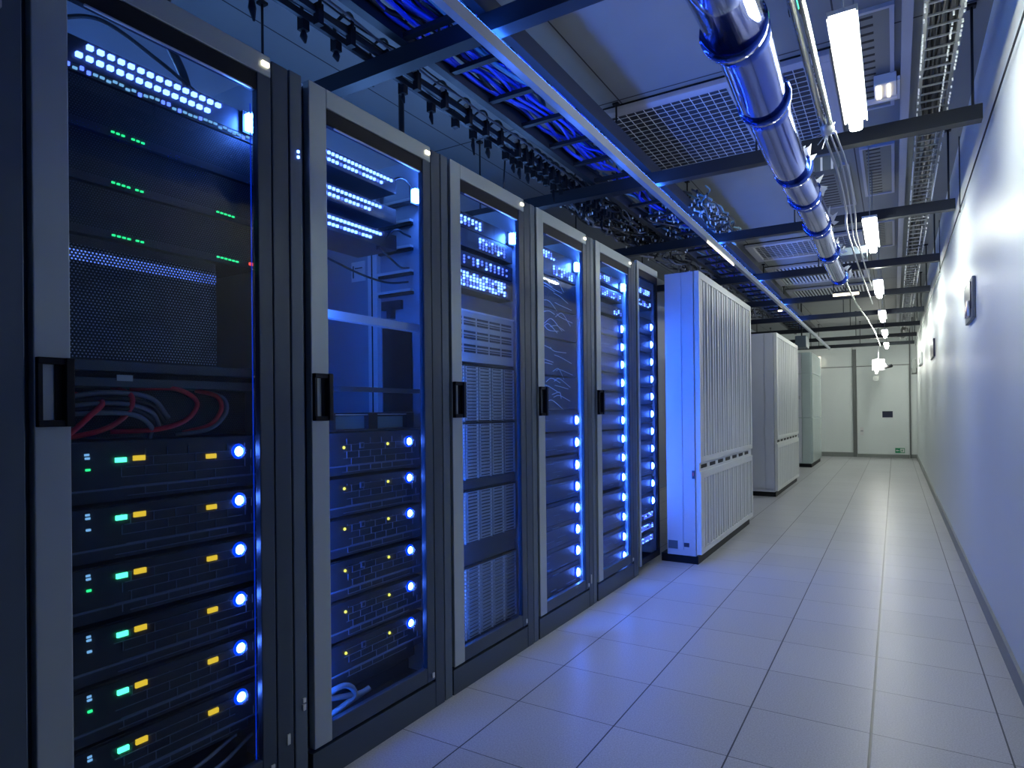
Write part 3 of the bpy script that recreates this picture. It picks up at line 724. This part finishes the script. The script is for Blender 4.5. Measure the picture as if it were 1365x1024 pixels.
# third: pale glass fronted
c3 = thing('tall_cabinet', (-.2, 10.7, 0), 'pale greenish smooth cabinet farthest along, near the end wall', 'cabinet')
b = MB(); b.box(-.45, -.10, 10.72, 12.4, .07, 2.19, 'glasscab'); b.build('body', c3, bev=.004)
b = MB(); b.box(-.44, -.11, 10.73, 12.38, 0, .07, 'black'); b.build('plinth', c3)
for (z0, z1) in ((.09, .93), (.95, 1.77), (1.79, 2.18)):
    b = MB(); b.box(-.10, -.085, 10.74, 12.38, z0, z1, 'glasscab'); b.build('front_panel', c3, bev=.003)
    b = MB(); b.box(-.44, -.27, 10.708, 10.72, z0, z1, 'cabside'); b.box(-.262, -.11, 10.704, 10.72, z0, z1, 'glasscab'); b.build('side_panel', c3, bev=.003)
b = MB(); b.box(-.32, -.29, 10.69, 10.71, 1.30, 1.36, 'steel'); b.build('latch', c3)
t = thing('air_unit', (-.25, 9.7, 2.0), 'dark boxy unit hanging above the third cabinet', 'air unit')
b = MB(); b.box(-.15, .02, 8.9, 9.3, 2.13, 2.32, 'rack2'); b.build('housing', t, bev=.01)
b = MB(); b.box(-.08, -.06, 9.08, 9.10, 2.32, CZ, 'beam'); b.build('hanger_rod', t)

# ------------------------------------------------------------------ beams
BY = [-2.36, -.60, 1.17, 2.72, 4.48, 6.25, 8.0, 9.7, 11.5, 13.2]
bl = ['behind the camera, above the nearest rack', 'crossing just above the second rack', 'above the third rack, under the wide ceiling grille', 'crossing right above the fifth rack', 'above the large ribbed cabinet\'s far end',
      'above the second ribbed cabinet\'s near end', 'above the second ribbed cabinet\'s far end', 'between the second and third cabinets', 'above the smooth third cabinet', 'closest to the end wall']
for i, y in enumerate(BY):
    t = thing('overhead_beam', (0, y, 2.45), 'dark overhead crossbeam ' + bl[i], 'beam', 'dark crossbeams under the ceiling')
    b = MB(); x0, x1 = -1.35, 1.615
    b.box(x0, x1, y - .03, y - .024, 2.45, 2.52, 'beam'); b.box(x0, x1, y + .024, y + .03, 2.45, 2.52, 'beam'); b.box(x0, x1, y - .024, y + .024, 2.45, 2.457, 'beam')
    b.box(x0, x1, y - .024, y + .024, 2.505, 2.512, 'beam')
    b.build('channel', t)
    for xx in (-1.2, -.35, -.19, .62, 1.58):
        b = MB(); b.tube([(xx, y, 2.512), (xx, y, CZ)], .006, 'beam', 8); b.box(xx-.018, xx+.018, y-.018, y+.018, CZ-.012, CZ, 'black'); b.build('hanger_rod', t)

# silver rail under the beams
t = thing('overhead_rail', (.06, 0, 2.40), 'long silver rail hung under the crossbeams along the aisle', 'rail')
b = MB()
b.box(.045, .075, -3.4, 12.8, 2.385, 2.392, 'rail'); b.box(.045, .050, -3.4, 12.8, 2.392, 2.432, 'rail'); b.box(.070, .075, -3.4, 12.8, 2.392, 2.432, 'rail')
b.build('rail_profile', t)
b = MB(); b.box(.051, .069, -2.2, 8., 2.392, 2.428, 'black'); b.box(.052, .068, -2.2, 8., 2.428, 2.440, 'L_rail'); b.build('led_strip', t)  # added strip hidden in the rail, to turn ceiling and upper wall blue
# pale lit tube on the rail
t = thing('rail_lamp', (.06, 2.2, 2.37), 'slim pale yellow-green glowing tube on the silver rail', 'lamp')
b = MB(); b.tube([(.06, 2.35, 2.377), (.06, 3.25, 2.377)], .005, 'L_warm', 10); b.build('tube', t)

# cable tray left (above beams)
t = thing('cable_tray', (-.15, 0, 2.52), 'wide dark cable tray lying on the crossbeams beside the silver rail', 'cable tray')
for xx in (-.335, .02):
    b = MB(); b.box(xx - .018, xx + .018, -3.4, 10.5, 2.522, 2.60, 'beam'); b.build('side_rail', t)
rm = box_mesh('rung', .34, .028, .018, 'beam')
yy = -3.3
while yy < 10.4:
    inst(rm, 'rung', t, (-.158, yy, 2.538)); yy += .295
def bundle(name, label, cat, x0, x1, y0, y1, z0, z1, n, mats, r=.006, wig=.02, seed=1, ties=0, seg=.18, kind='stuff'):
    rnd = random.Random(seed); b = MB()
    for i in range(n):
        x = rnd.uniform(x0, x1); z = rnd.uniform(z0, z1); y = y0 + rnd.uniform(0, .1); pts = []
        while y < y1:
            pts.append((min(x1, max(x0, x + rnd.uniform(-wig, wig))), y, min(z1, max(z0, z + rnd.uniform(-wig, wig)*.6)))); y += seg * rnd.uniform(.7, 1.3)
            x += rnd.uniform(-wig, wig)*.6; x = min(x1, max(x0, x))
        if len(pts) < 2: continue
        b.tube(curve(pts, 4), r * rnd.uniform(.7, 1.2), rnd.choice(mats), 6)
    for i in range(ties):
        x = rnd.uniform(x0, x1); y = rnd.uniform(y0, y1); z = rnd.uniform(z0, z1) - r
        b.box(x - .004, x + .004, y - .004, y + .004, z - .012, z + .006, 'tie')
    o = b.build(name, loc=((x0+x1)/2, y0, z0)); tag(o, label, cat, kind=kind); return o
bundle('blue_cables', 'blue and teal cables heaped in the wide tray', 'cables', -.30, -.01, -3.3, 1.15, 2.552, 2.66, 34, ['cable_blue', 'cable_blue', 'cable_blue', 'cable_black', 'cable_teal'], .009, .035, 4)
bundle('blue_cables', 'darker cables farther along the wide tray', 'cables', -.30, -.01, 1.2, 10.2, 2.552, 2.63, 22, ['cable_blue', 'cable_black', 'cable_black', 'cable_teal'], .008, .035, 5)

# track with clips and hanging bulbs, left of tray
t = thing('clip_track', (-.53, 0, 2.50), 'dark twin-bar track with clips and dangling black hooks, left of the tray', 'track')
for xx in (-.55, -.49):
    b = MB(); b.box(xx - .008, xx + .008, -3.4, 1.9, 2.535, 2.56, 'beam'); b.build('track_bar', t)
rnd = random.Random(11); yy = -2.6
while yy < 1.85:
    b = MB(); k = rnd.uniform(.8, 1.25)
    b.tube(curve([(-.56, yy, 2.52), (-.565, yy, 2.60), (-.52, yy + .01, 2.635*1), (-.475, yy, 2.60), (-.48, yy, 2.51)], 5), .006*k, 'cable_black', 6)
    b.box(-.575, -.545, yy - .015, yy + .015, 2.50, 2.56, 'black'); b.box(-.495, -.468, yy - .012, yy + .012, 2.495, 2.57, 'black')
    if rnd.random() < .6:
        l = rnd.uniform(.03, .08); b.tube([(-.56, yy, 2.51), (-.565, yy + .005, 2.50 - l*.4), (-.56, yy + .008, 2.50 - l)], [.006, .012*k, .004], 'black', 8)
    if rnd.random() < .35: b.tube([(-.51, yy, 2.57), (-.505, yy + .02, 2.60)], .014, 'tie', 6)
    b.build('clip', t); yy += rnd.uniform(.06, .14) if yy > .4 else rnd.uniform(.10, .22)
bundle('thin_cables', 'thin black cables lying along the clip track', 'cables', -.60, -.46, -3.3, 1.6, 2.562, 2.60, 7, ['cable_black', 'cable_black', 'cable_grey'], .005, .012, 8)
bundle('tangled_cables', 'black tangle with white ties above the fourth and fifth racks', 'cables', -.72, -.36, 1.25, 3.3, 2.53, 2.68, 44, ['cable_black', 'cable_black', 'cable_grey'], .008, .05, 9, 420, .12)
bundle('tangled_cables', 'tangled black cables with white ties heaped across the tray, beyond the wide grille', 'cables', -.34, .16, 1.9, 3.2, 2.53, 2.66, 34, ['cable_black', 'cable_black', 'cable_black', 'cable_teal'], .007, .05, 10, 300, .12)
bundle('tangled_cables', 'distant tangle of cables above the ribbed cabinet', 'cables', -.70, -.38, 3.4, 8.5, 2.53, 2.66, 16, ['cable_black', 'cable_grey'], .008, .05, 12, 130, .16)

# drop cables / pendant hook
b = MB(); b.tube([( -.62, -.32, 2.55), (-.62, -.32, 2.15), (-.66, -.33, 2.04)], .013, 'cable_black'); tag(b.build('drop_cable', loc=(-.62, -.32, 2.55)), 'thick black cable dropping behind the second rack door top', 'cable')
t = thing('ceiling_sensor', (-.62, .46, 2.33), 'small dark pendant sensor on a thin rod above the third rack', 'sensor')
b = MB(); b.tube([(-.58, .5, 2.55), (-.60, .5, 2.30)], .005, 'cable_black'); b.build('rod', t)
b = MB(); b.tube([(-.60, .47, 2.30), (-.60, .5, 2.29), (-.60, .56, 2.30)], [.012, .025, .012], 'black', 12); b.build('sensor_body', t)

# ------------------------------------------------------------------ ladder tray at the right wall
t = thing('ladder_tray', (1.43, 0, 2.56), 'narrow steel ladder tray running along the right wall', 'cable tray')
for xx in (1.365, 1.475):
    b = MB(); b.box(xx - .006, xx + .006, -2.4, 13.4, 2.545, 2.59, 'trim'); b.build('side_rail', t)
rm = box_mesh('rung', .10, .008, .006, 'steel')
yy = -1.0; k = 0
while k < 99:
    inst(rm, 'rung', t, (1.42, yy, 2.542)); yy += .085 if k < 50 else .14; k += 1
b = MB(); rnd = random.Random(2)
for xx in (1.360, 1.482, 1.45):
    y = -1.
    while y < 12:
        if rnd.random() < .72:
            b.box(xx - .003, xx + .003, y - .004, y + .004, 2.532, 2.543 + rnd.uniform(-.004, .006), 'tie')  # white specks imitate glints of light on the tray
        y += .035 if y < 3 else .055
o = b.build('wire_ends', t); o['kind'] = 'stuff'
bundle('tray_cables', 'dark cables in the narrow tray by the right wall', 'cables', 1.375, 1.465, -2.2, 13, 2.560, 2.587, 13, ['cable_black'], .008, .01, 20)
# backing channel beside ladder
t = tag(MB().box(1.30, 1.345, -2.4, 13.4, 2.93, CZ, 'frame').build('ceiling_channel', loc=(1.3, 0, 2.93)), 'long grey ceiling channel beside the ladder tray', 'channel')
# wire along the wall at the beam ends
b = MB(); b.tube([(1.648, -2.3, 2.47), (1.648, 13.9, 2.47)], .004, 'cable_black', 6); tag(b.build('wall_cable', loc=(1.648, -2.3, 2.47)), 'thin dark cable running along the right wall at beam height', 'cable')
for k, y in enumerate((2.9, 5.2)):
    b = MB(); b.tube([(1.655, y, 2.47), (1.655, y, CZ)], .004, 'cable_black', 6); tag(b.build('wall_cable', loc=(1.655, y, 2.47)), ['nearer', 'farther'][k] + ' upright cable on the upper right wall', 'cable')

# ------------------------------------------------------------------ duct
t = thing('metal_duct', (.885, 0, 2.2), 'shiny round metal duct running overhead along the aisle', 'duct')
segs = [(-3.2, -.62, .086), (-.60, -.13, .082), (-.12, .62, .076), (.63, 1.02, .073), (1.03, 1.62, .070), (1.63, 2.4, .066), (2.41, 3.4, .060)]
for i, (a, c, r) in enumerate(segs):
    b = MB(); pts = []; rr = []
    for j in range(9):
        f = j / 8; pts.append((.872 + .008*math.sin(i*1.7 + f*2), a + (c-a)*f, 2.20 + .004*math.sin(i + f*3))); rr.append(r * (1 - .05*f + .008*math.sin(f*9 + i)))
    rr[0] *= 1.04
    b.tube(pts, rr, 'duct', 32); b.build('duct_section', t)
    b = MB(); b.tube([(.872, c - .015, 2.20), (.872, c - .012, 2.20), (.872, c + .012, 2.20), (.872, c + .015, 2.20)], [r*.95, r*1.10, r*1.10, r*.95], 'duct', 32); b.build('duct_collar', t)
for (yy, s_) in ((-.60, 1), (1.17, 1), (2.72, 1)):
    b = MB(); b.box(.865, .88, yy - .01, yy + .01, 2.27, 2.45, 'steel'); b.build('hanger_strap', t)
# torn foil / tape at collars
rnd = random.Random(5)
for (yc, n) in ((.62, 5), (1.04, 7), (1.62, 7), (2.4, 8), (3.3, 8)):
    b = MB()
    for i in range(n):
        a = rnd.uniform(-.3, 1.3); r0 = .075; x = .872 + r0*math.cos(a); z = 2.20 + r0*math.sin(a)*.8
        y = yc + rnd.uniform(-.06, .06)
        b = MB(); b.add([(x, y, z), (x + .012, y + .02, z - .01), (x + rnd.uniform(.015, .04), y + rnd.uniform(-.02, .03), z + rnd.uniform(-.01, .045)), (x + .004, y - .015, z + .01)], [(0, 1, 2), (0, 2, 3), (0, 3, 1), (1, 3, 2)], 'tie'); b.build('loose_foil', t)

# glassy conduits right of the duct
for k, (xo, zo, rr) in enumerate(((1.00, 2.34, .013), (1.028, 2.335, .011))):
    b = MB(); b.tube([(xo, -2.4, zo), (xo, .55, zo)], rr, 'conduit', 14); tag(b.build('conduit', loc=(xo, -2.4, zo)), ['left', 'right'][k] + ' one of two thin shiny conduits beside the duct', 'conduit')
t = thing('junction_box', (1.02, .62, 2.30), 'small fitting where the two thin conduits end in frayed wires', 'junction box')
b = MB(); b.tube([(1.014, .53, 2.337), (1.014, .60, 2.337), (1.014, .64, 2.335)], [.024, .028, .012], 'steel', 12); b.build('coupling', t)
b = MB()
for i in range(9):
    a = rnd.uniform(0, 6.28); l = rnd.uniform(.03, .07)
    b.tube([(1.014, .62, 2.335), (1.014 + l*math.cos(a), .62 + l*.3, 2.335 + l*math.sin(a))], .0022, rnd.choice(['brown', 'tie', 'steel']), 5)
b.build('frayed_wires', t)
for k, (dx, ye) in enumerate(((0, 3.2), (.02, 4.6), (-.025, 5.8))):
    cable('hanging_wire', [(1.02 + dx, .62, 2.33), (1.05 + dx, .95, 2.27), (1.05 + dx, 1.6, 2.22 + .02*k), (1.03 + dx, 2.4, 2.25), (1.06 + dx*.5, ye, 2.30)], .004 + .001*k, 'steel', ['shortest', 'middle', 'longest'][k] + ' loose wire sagging from the conduit fitting', 'loose wires along the lamps')
cable('hanging_wire', [(.90, 3.3, 2.20), (.93, 4.5, 2.16), (.98, 6.5, 2.20), (1.0, 9., 2.30), (1.02, 12., 2.34)], .008, 'conduit', 'long pale wire continuing from the duct end to the far lamps', 'loose wires along the lamps')
b = MB(); b.box(.90, 1.08, 3.05, 3.30, 2.30, 2.36, 'rack2'); tag(b.build('equipment_box', loc=(1., 3.2, 2.3), bev=.005), 'grey-blue box hung between the duct and the second lamp', 'box')
b = MB(); b.box(.90, 1.02, 1.22, 1.30, 2.37, 2.445, 'rack2'); b.box(.93, .94, 1.215, 1.22, 2.37, 2.44, 'tie'); b.box(.98, .99, 1.215, 1.22, 2.37, 2.44, 'tie'); tag(b.build('equipment_box', loc=(.96, 1.25, 2.37)), 'small dark box with pale bands beside the duct under a crossbeam', 'box')

# ------------------------------------------------------------------ pendant lamps
LY = [-.17, 2.42, 4.85, 7.2, 9.6, 12.0]
ll = ['nearest in view, large and glaring', 'second in view, right of the duct end', 'third in view', 'fourth in view', 'fifth in view', 'farthest, before the end wall']
for i, y in enumerate(LY):
    y1 = y + .90
    t = thing('pendant_lamp', (1.115, (y + y1)/2, 2.34), 'hanging white tube lamp, ' + ll[i], 'lamp', 'hanging tube lamps down the aisle')
    b = MB(); b.box(1.078, 1.160, y - .004, y1 + .004, 2.400, 2.415, 'white'); b.box(1.074, 1.079, y - .004, y1 + .004, 2.393, 2.415, 'white'); b.box(1.159, 1.164, y - .004, y1 + .004, 2.393, 2.415, 'white'); b.build('housing', t)
    b = MB(); b.box(1.093, 1.145, y, y1, 2.350, 2.395, 'tube'); b.build('diffuser', t, bev=.012)
    for yy in (y + .06, y1 - .06):
        b = MB(); b.tube([(1.119, yy, 2.415), (1.115, yy, CZ)], .003, 'steel', 6); b.build('suspension_wire', t)

# cross lamp + small bright spots
t = thing('cross_lamp', (.84, 5.6, 2.3), 'slim lit bar crossing left of the lamps in mid distance', 'lamp')
b = MB(); b.box(.66, .92, 5.62, 5.66, 2.40, 2.425, 'L_warm'); b.build('tube', t); b = MB(); b.box(.66, .92, 5.61, 5.67, 2.425, 2.45, 'beam'); b.build('housing', t)
b = MB(); b.tube([(.79, 5.64, 2.45), (.79, 5.64, CZ)], .006, 'beam', 8); b.build('hanger_rod', t)
t = thing('spot_lamp', (.1, 6.1, 2.35), 'small bright spot lamp under the crossbeams by the second ribbed cabinet', 'lamp')
b = MB(); b.tube([(.02, 6.15, 2.45), (.02, 6.15, 2.37)], [.02, .03], 'beam', 12); b.build('housing', t); b = MB(); b.tube([(.02, 6.15, 2.37), (.02, 6.15, 2.355)], .026, 'L_warm', 12); b.build('lens', t)
t = thing('wall_lamp', (-.26, 13.9, 2.2), 'pinkish bright wall lamp left of the end wall, by the smooth cabinet', 'lamp')
b = MB(); b.box(-.30, -.22, YE - .03, YE, 2.05, 2.35, 'white'); b.build('base', t); b = MB(); b.tube([(-.26, YE - .05, 2.07), (-.26, YE - .05, 2.32)], .03, 'L_warm', 12); b.build('bulb', t)
t = thing('flood_lamp', (.94, 13.0, 2.0), 'blinding white flood lamp hanging before the end door', 'lamp')
b = MB(); b.box(.84, 1.08, 13.2, 13.26, 1.93, 2.16, 'white'); b.build('housing', t, bev=.01); b = MB(); b.tube([(.95, 13.15, 1.96), (.95, 13.15, 1.99), (.95, 13.15, 2.06), (.95, 13.15, 2.12), (.96, 13.15, 2.16)], [.045, .085, .10, .075, .03], 'L_star', 14); b.build('lens', t)
b = MB(); b.tube([(1.05, 13.15, 2.0), (1.05, 13.15, 2.03), (1.05, 13.15, 2.07)], [.03, .05, .03], 'L_star', 12); b.build('lens', t)
b = MB(); b.tube([(.92, 13.15, 1.85), (.925, 13.15, 1.90), (.93, 13.15, 1.95)], [.012, .03, .035], 'L_star', 12); b.build('lens', t)
b = MB(); b.tube([(.96, 13.23, 2.16), (.96, 13.23, CZ)], .012, 'steel', 8); b.build('hanger_rod', t)
b = MB(); b.tube([(1.08, 13.2, 1.98), (1.20, 13.05, 2.0)], [.03, .035], 'black', 12); tag(b.build('security_camera', loc=(1.08, 13.2, 1.98)), 'small black security camera right of the flood lamp', 'camera')
b = MB(); b.box(.86, .96, 13.2, 13.26, 1.70, 1.80, 'base'); b.tube([(.91, 13.23, 1.8), (.91, 13.23, 1.93)], .01, 'steel', 8); tag(b.build('hanging_box', loc=(.91, 13.23, 1.7)), 'small grey box hanging below the flood lamp', 'box')

# ------------------------------------------------------------------ ceiling grilles
def grille(x0, x1, y0, y1, lab, div=None, nx=14, ny=18, louv=False):
    t = thing('ceiling_grille', ((x0+x1)/2, (y0+y1)/2, CZ - .03), lab, 'grille', 'ceiling grilles')
    f = .075; b = MB()
    b.box(x0, x1, y0, y0 + f, CZ - .035, CZ, 'frame'); b.box(x0, x1, y1 - f, y1, CZ - .035, CZ, 'frame')
    b.box(x0, x0 + f, y0 + f, y1 - f, CZ - .035, CZ, 'frame'); b.box(x1 - f, x1, y0 + f, y1 - f, CZ - .035, CZ, 'frame')
    if div: b.box(div - .03, div + .03, y0 + f, y1 - f, CZ - .035, CZ, 'frame')
    b.box(x0 - .01, x1 + .01, y0 - .014, y0 - .004, CZ - .01, CZ, 'black')
    b.build('frame', t, bev=.004)
    b = MB(); b.box(x0 + f, x1 - f, y0 + f, y1 - f, CZ - .006, CZ - .001, 'ventdark'); b.build('backing', t)
    b = MB()
    if louv:
        k = int((x1 - x0 - 2*f) / .045)
        for i in range(k): xx = x0 + f + .02 + i*.045; b.box(xx, xx + .018, y0 + f, y1 - f, CZ - .03, CZ - .02, 'grid')
        b.build('louvers', t)
    else:
        for i in range(1, nx): xx = x0 + f + i*(x1-x0-2*f)/nx; b.box(xx - .0018, xx + .0018, y0 + f, y1 - f, CZ - .026, CZ - .022, 'grid')
        for i in range(1, ny): yy = y0 + f + i*(y1-y0-2*f)/ny; b.box(x0 + f, x1 - f, yy - .0018, yy + .0018, CZ - .024, CZ - .02, 'grid')
        b.build('wire_grid', t)
grille(-.42, .98, 1.20, 2.58, 'wide mesh ceiling grille between the silver rail and the duct', .47, 22, 20)
grille(-.20, .98, 5.10, 5.95, 'second mesh ceiling grille, beyond the third crossbeam', .5, 18, 12)
grille(-.20, .98, 6.45, 7.8, 'slatted ceiling grille past the second mesh grille', None, louv=True)
grille(-.20, .98, 8.3, 9.4, 'far slatted ceiling grille above the lamps', None, louv=True)
def vent(x0, x1, y0, y1, lab):
    t = thing('ceiling_vent', ((x0+x1)/2, (y0+y1)/2, CZ - .02), lab, 'vent', 'grey ceiling vents above the right side')
    b = MB(); b.box(x0, x1, y0, y1, CZ - .012, CZ - .002, 'trim')
    for i in range(int((y1 - y0) / .075)): yy = y0 + .04 + i*.075; b.box(x0 + .02, x0 + (x1-x0)*.62, yy, yy + .02, CZ - .0135, CZ - .012, 'black')
    b.build('slotted_plate', t)
    b = MB(); b.box(x0 - .02, x0, y0 - .02, y1 + .02, CZ - .02, CZ - .001, 'frame'); b.box(x1, x1 + .02, y0 - .02, y1 + .02, CZ - .02, CZ - .001, 'frame')
    b.box(x0, x1, y0 - .02, y0, CZ - .02, CZ - .001, 'frame'); b.box(x0, x1, y1, y1 + .02, CZ - .02, CZ - .001, 'frame'); b.build('frame', t)
vent(1.07, 1.25, .95, 2.05, 'nearest grey ceiling vent, beside the glaring lamp')
vent(1.07, 1.25, 2.75, 3.9, 'second grey ceiling vent with black slits')
vent(1.07, 1.25, 4.9, 6.0, 'third grey ceiling vent with black slits')
vent(.70, .95, 3.0, 4.1, 'grey slitted ceiling vent left of the lamp row')
t = thing('emergency_light', (1.2, 1.75, 2.95), 'small white square light on an L-shaped bracket under the ceiling vent', 'light')
b = MB(); b.box(1.17, 1.28, 1.62, 1.82, 2.93, 2.985, 'white'); b.build('housing', t, bev=.004)
b = MB(); b.box(1.18, 1.205, 1.64, 1.80, 2.922, 2.93, 'L_warm'); b.box(1.235, 1.25, 1.64, 1.80, 2.922, 2.93, 'L_warm'); b.build('lens', t)
b = MB(); b.box(1.10, 1.29, 1.83, 1.85, 2.92, 2.945, 'white'); b.box(1.283, 1.297, 1.6, 1.85, 2.92, 2.945, 'white'); b.build('bracket', t)
t = thing('green_indicator', (.84, .9, 2.95), 'green glowing indicator on the ceiling behind the duct', 'light')
b = MB(); b.box(.86, .92, .60, .64, 2.90, 3.0, 'black'); b.build('housing', t); b = MB(); b.tube([(.89, .585, 2.90), (.89, .6, 2.95)], .018, 'L_green', 10); b.build('lens', t)

# ------------------------------------------------------------------ right wall devices
t = thing('access_panel', (WX, 2.3, 1.63), 'dark framed box with coppery fittings on the right wall, nearest of its kind', 'wall box')
b = MB(); b.box(WX - .018, WX, 2.08, 2.52, 1.64, 1.885, 'trim'); b.build('frame', t, bev=.004)
b = MB(); b.box(WX - .024, WX - .018, 2.13, 2.49, 1.70, 1.86, 'screen'); b.build('cover', t)
b = MB()
for i in range(5): b.tube([(WX - .03, 2.16 + i*.035, 1.66), (WX - .03, 2.17 + i*.035, 1.75 - i*.012)], .008, 'brown' if i % 2 else 'tie', 8)
b.build('fittings', t)
t = thing('wall_notice', (WX, 6.8, 1.72), 'plain dark blue rectangular plate on the right wall', 'plate')
b = MB(); b.box(WX - .02, WX, 6.45, 7.25, 1.72, 1.93, 'screen'); b.build('plate', t, bev=.003)
t = thing('wall_speaker', (WX, 10.6, 1.95), 'pale round-fronted unit on the right wall near the end', 'wall unit')
b = MB(); b.box(WX - .05, WX, 10.2, 10.9, 1.84, 2.06, 'white'); b.build('housing', t, bev=.02); b = MB(); b.box(WX - .056, WX - .05, 10.25, 10.5, 1.87, 1.97, 'screen'); b.build('front', t)
t = thing('wall_fitting', (WX - .06, 13.2, 1.9), 'grey fitting in the far right corner', 'wall unit')
b = MB(); b.box(WX - .09, WX - .02, 13.3, 13.5, 1.85, 2.13, 'base'); b.tube([(WX - .055, 13.35, 1.82), (WX - .055, 13.35, 1.95)], .05, 'trim', 12); b.box(WX-.03, WX, 13.35, 13.45, 1.9, 1.95, 'steel'); b.build('housing', t)

w = bpy.data.worlds.new('room_world'); w.use_nodes = True
w.node_tree.nodes['Background'].inputs[0].default_value = (.05, .07, .12, 1); w.node_tree.nodes['Background'].inputs[1].default_value = .3
scene.world = w

# ------------------------------------------------------------------ camera
cam = bpy.data.cameras.new('camera'); co = bpy.data.objects.new('camera', cam); COL.objects.link(co)
f, yaw, pitch, roll = 843.99, .543969, .0023959, -.0106109
cw, sw = math.cos(yaw), math.sin(yaw)
F = Vector((-sw*math.cos(pitch), cw*math.cos(pitch), math.sin(pitch))); R = Vector((cw, sw, 0)); U = R.cross(F)
R2 = R*math.cos(roll) + U*math.sin(roll); U2 = -R*math.sin(roll) + U*math.cos(roll)
co.matrix_world = Matrix(((R2.x, U2.x, -F.x, 1.25354), (R2.y, U2.y, -F.y, -2.48981), (R2.z, U2.z, -F.z, 1.11611), (0, 0, 0, 1)))
cam.sensor_width = 36; cam.lens = f / 1365 * 36; cam.shift_y = 35 / 1365; cam.clip_start = .05; cam.clip_end = 60
scene.camera = co
scene.view_settings.view_transform = 'Standard'; scene.view_settings.look = 'None'
scene.view_settings.exposure = .35; scene.view_settings.gamma = 1
scene.view_settings.use_curve_mapping = False
scene.cycles.use_denoising = True
scene.cycles.max_bounces = 10; scene.cycles.transparent_max_bounces = 16; scene.cycles.sample_clamp_indirect = 6
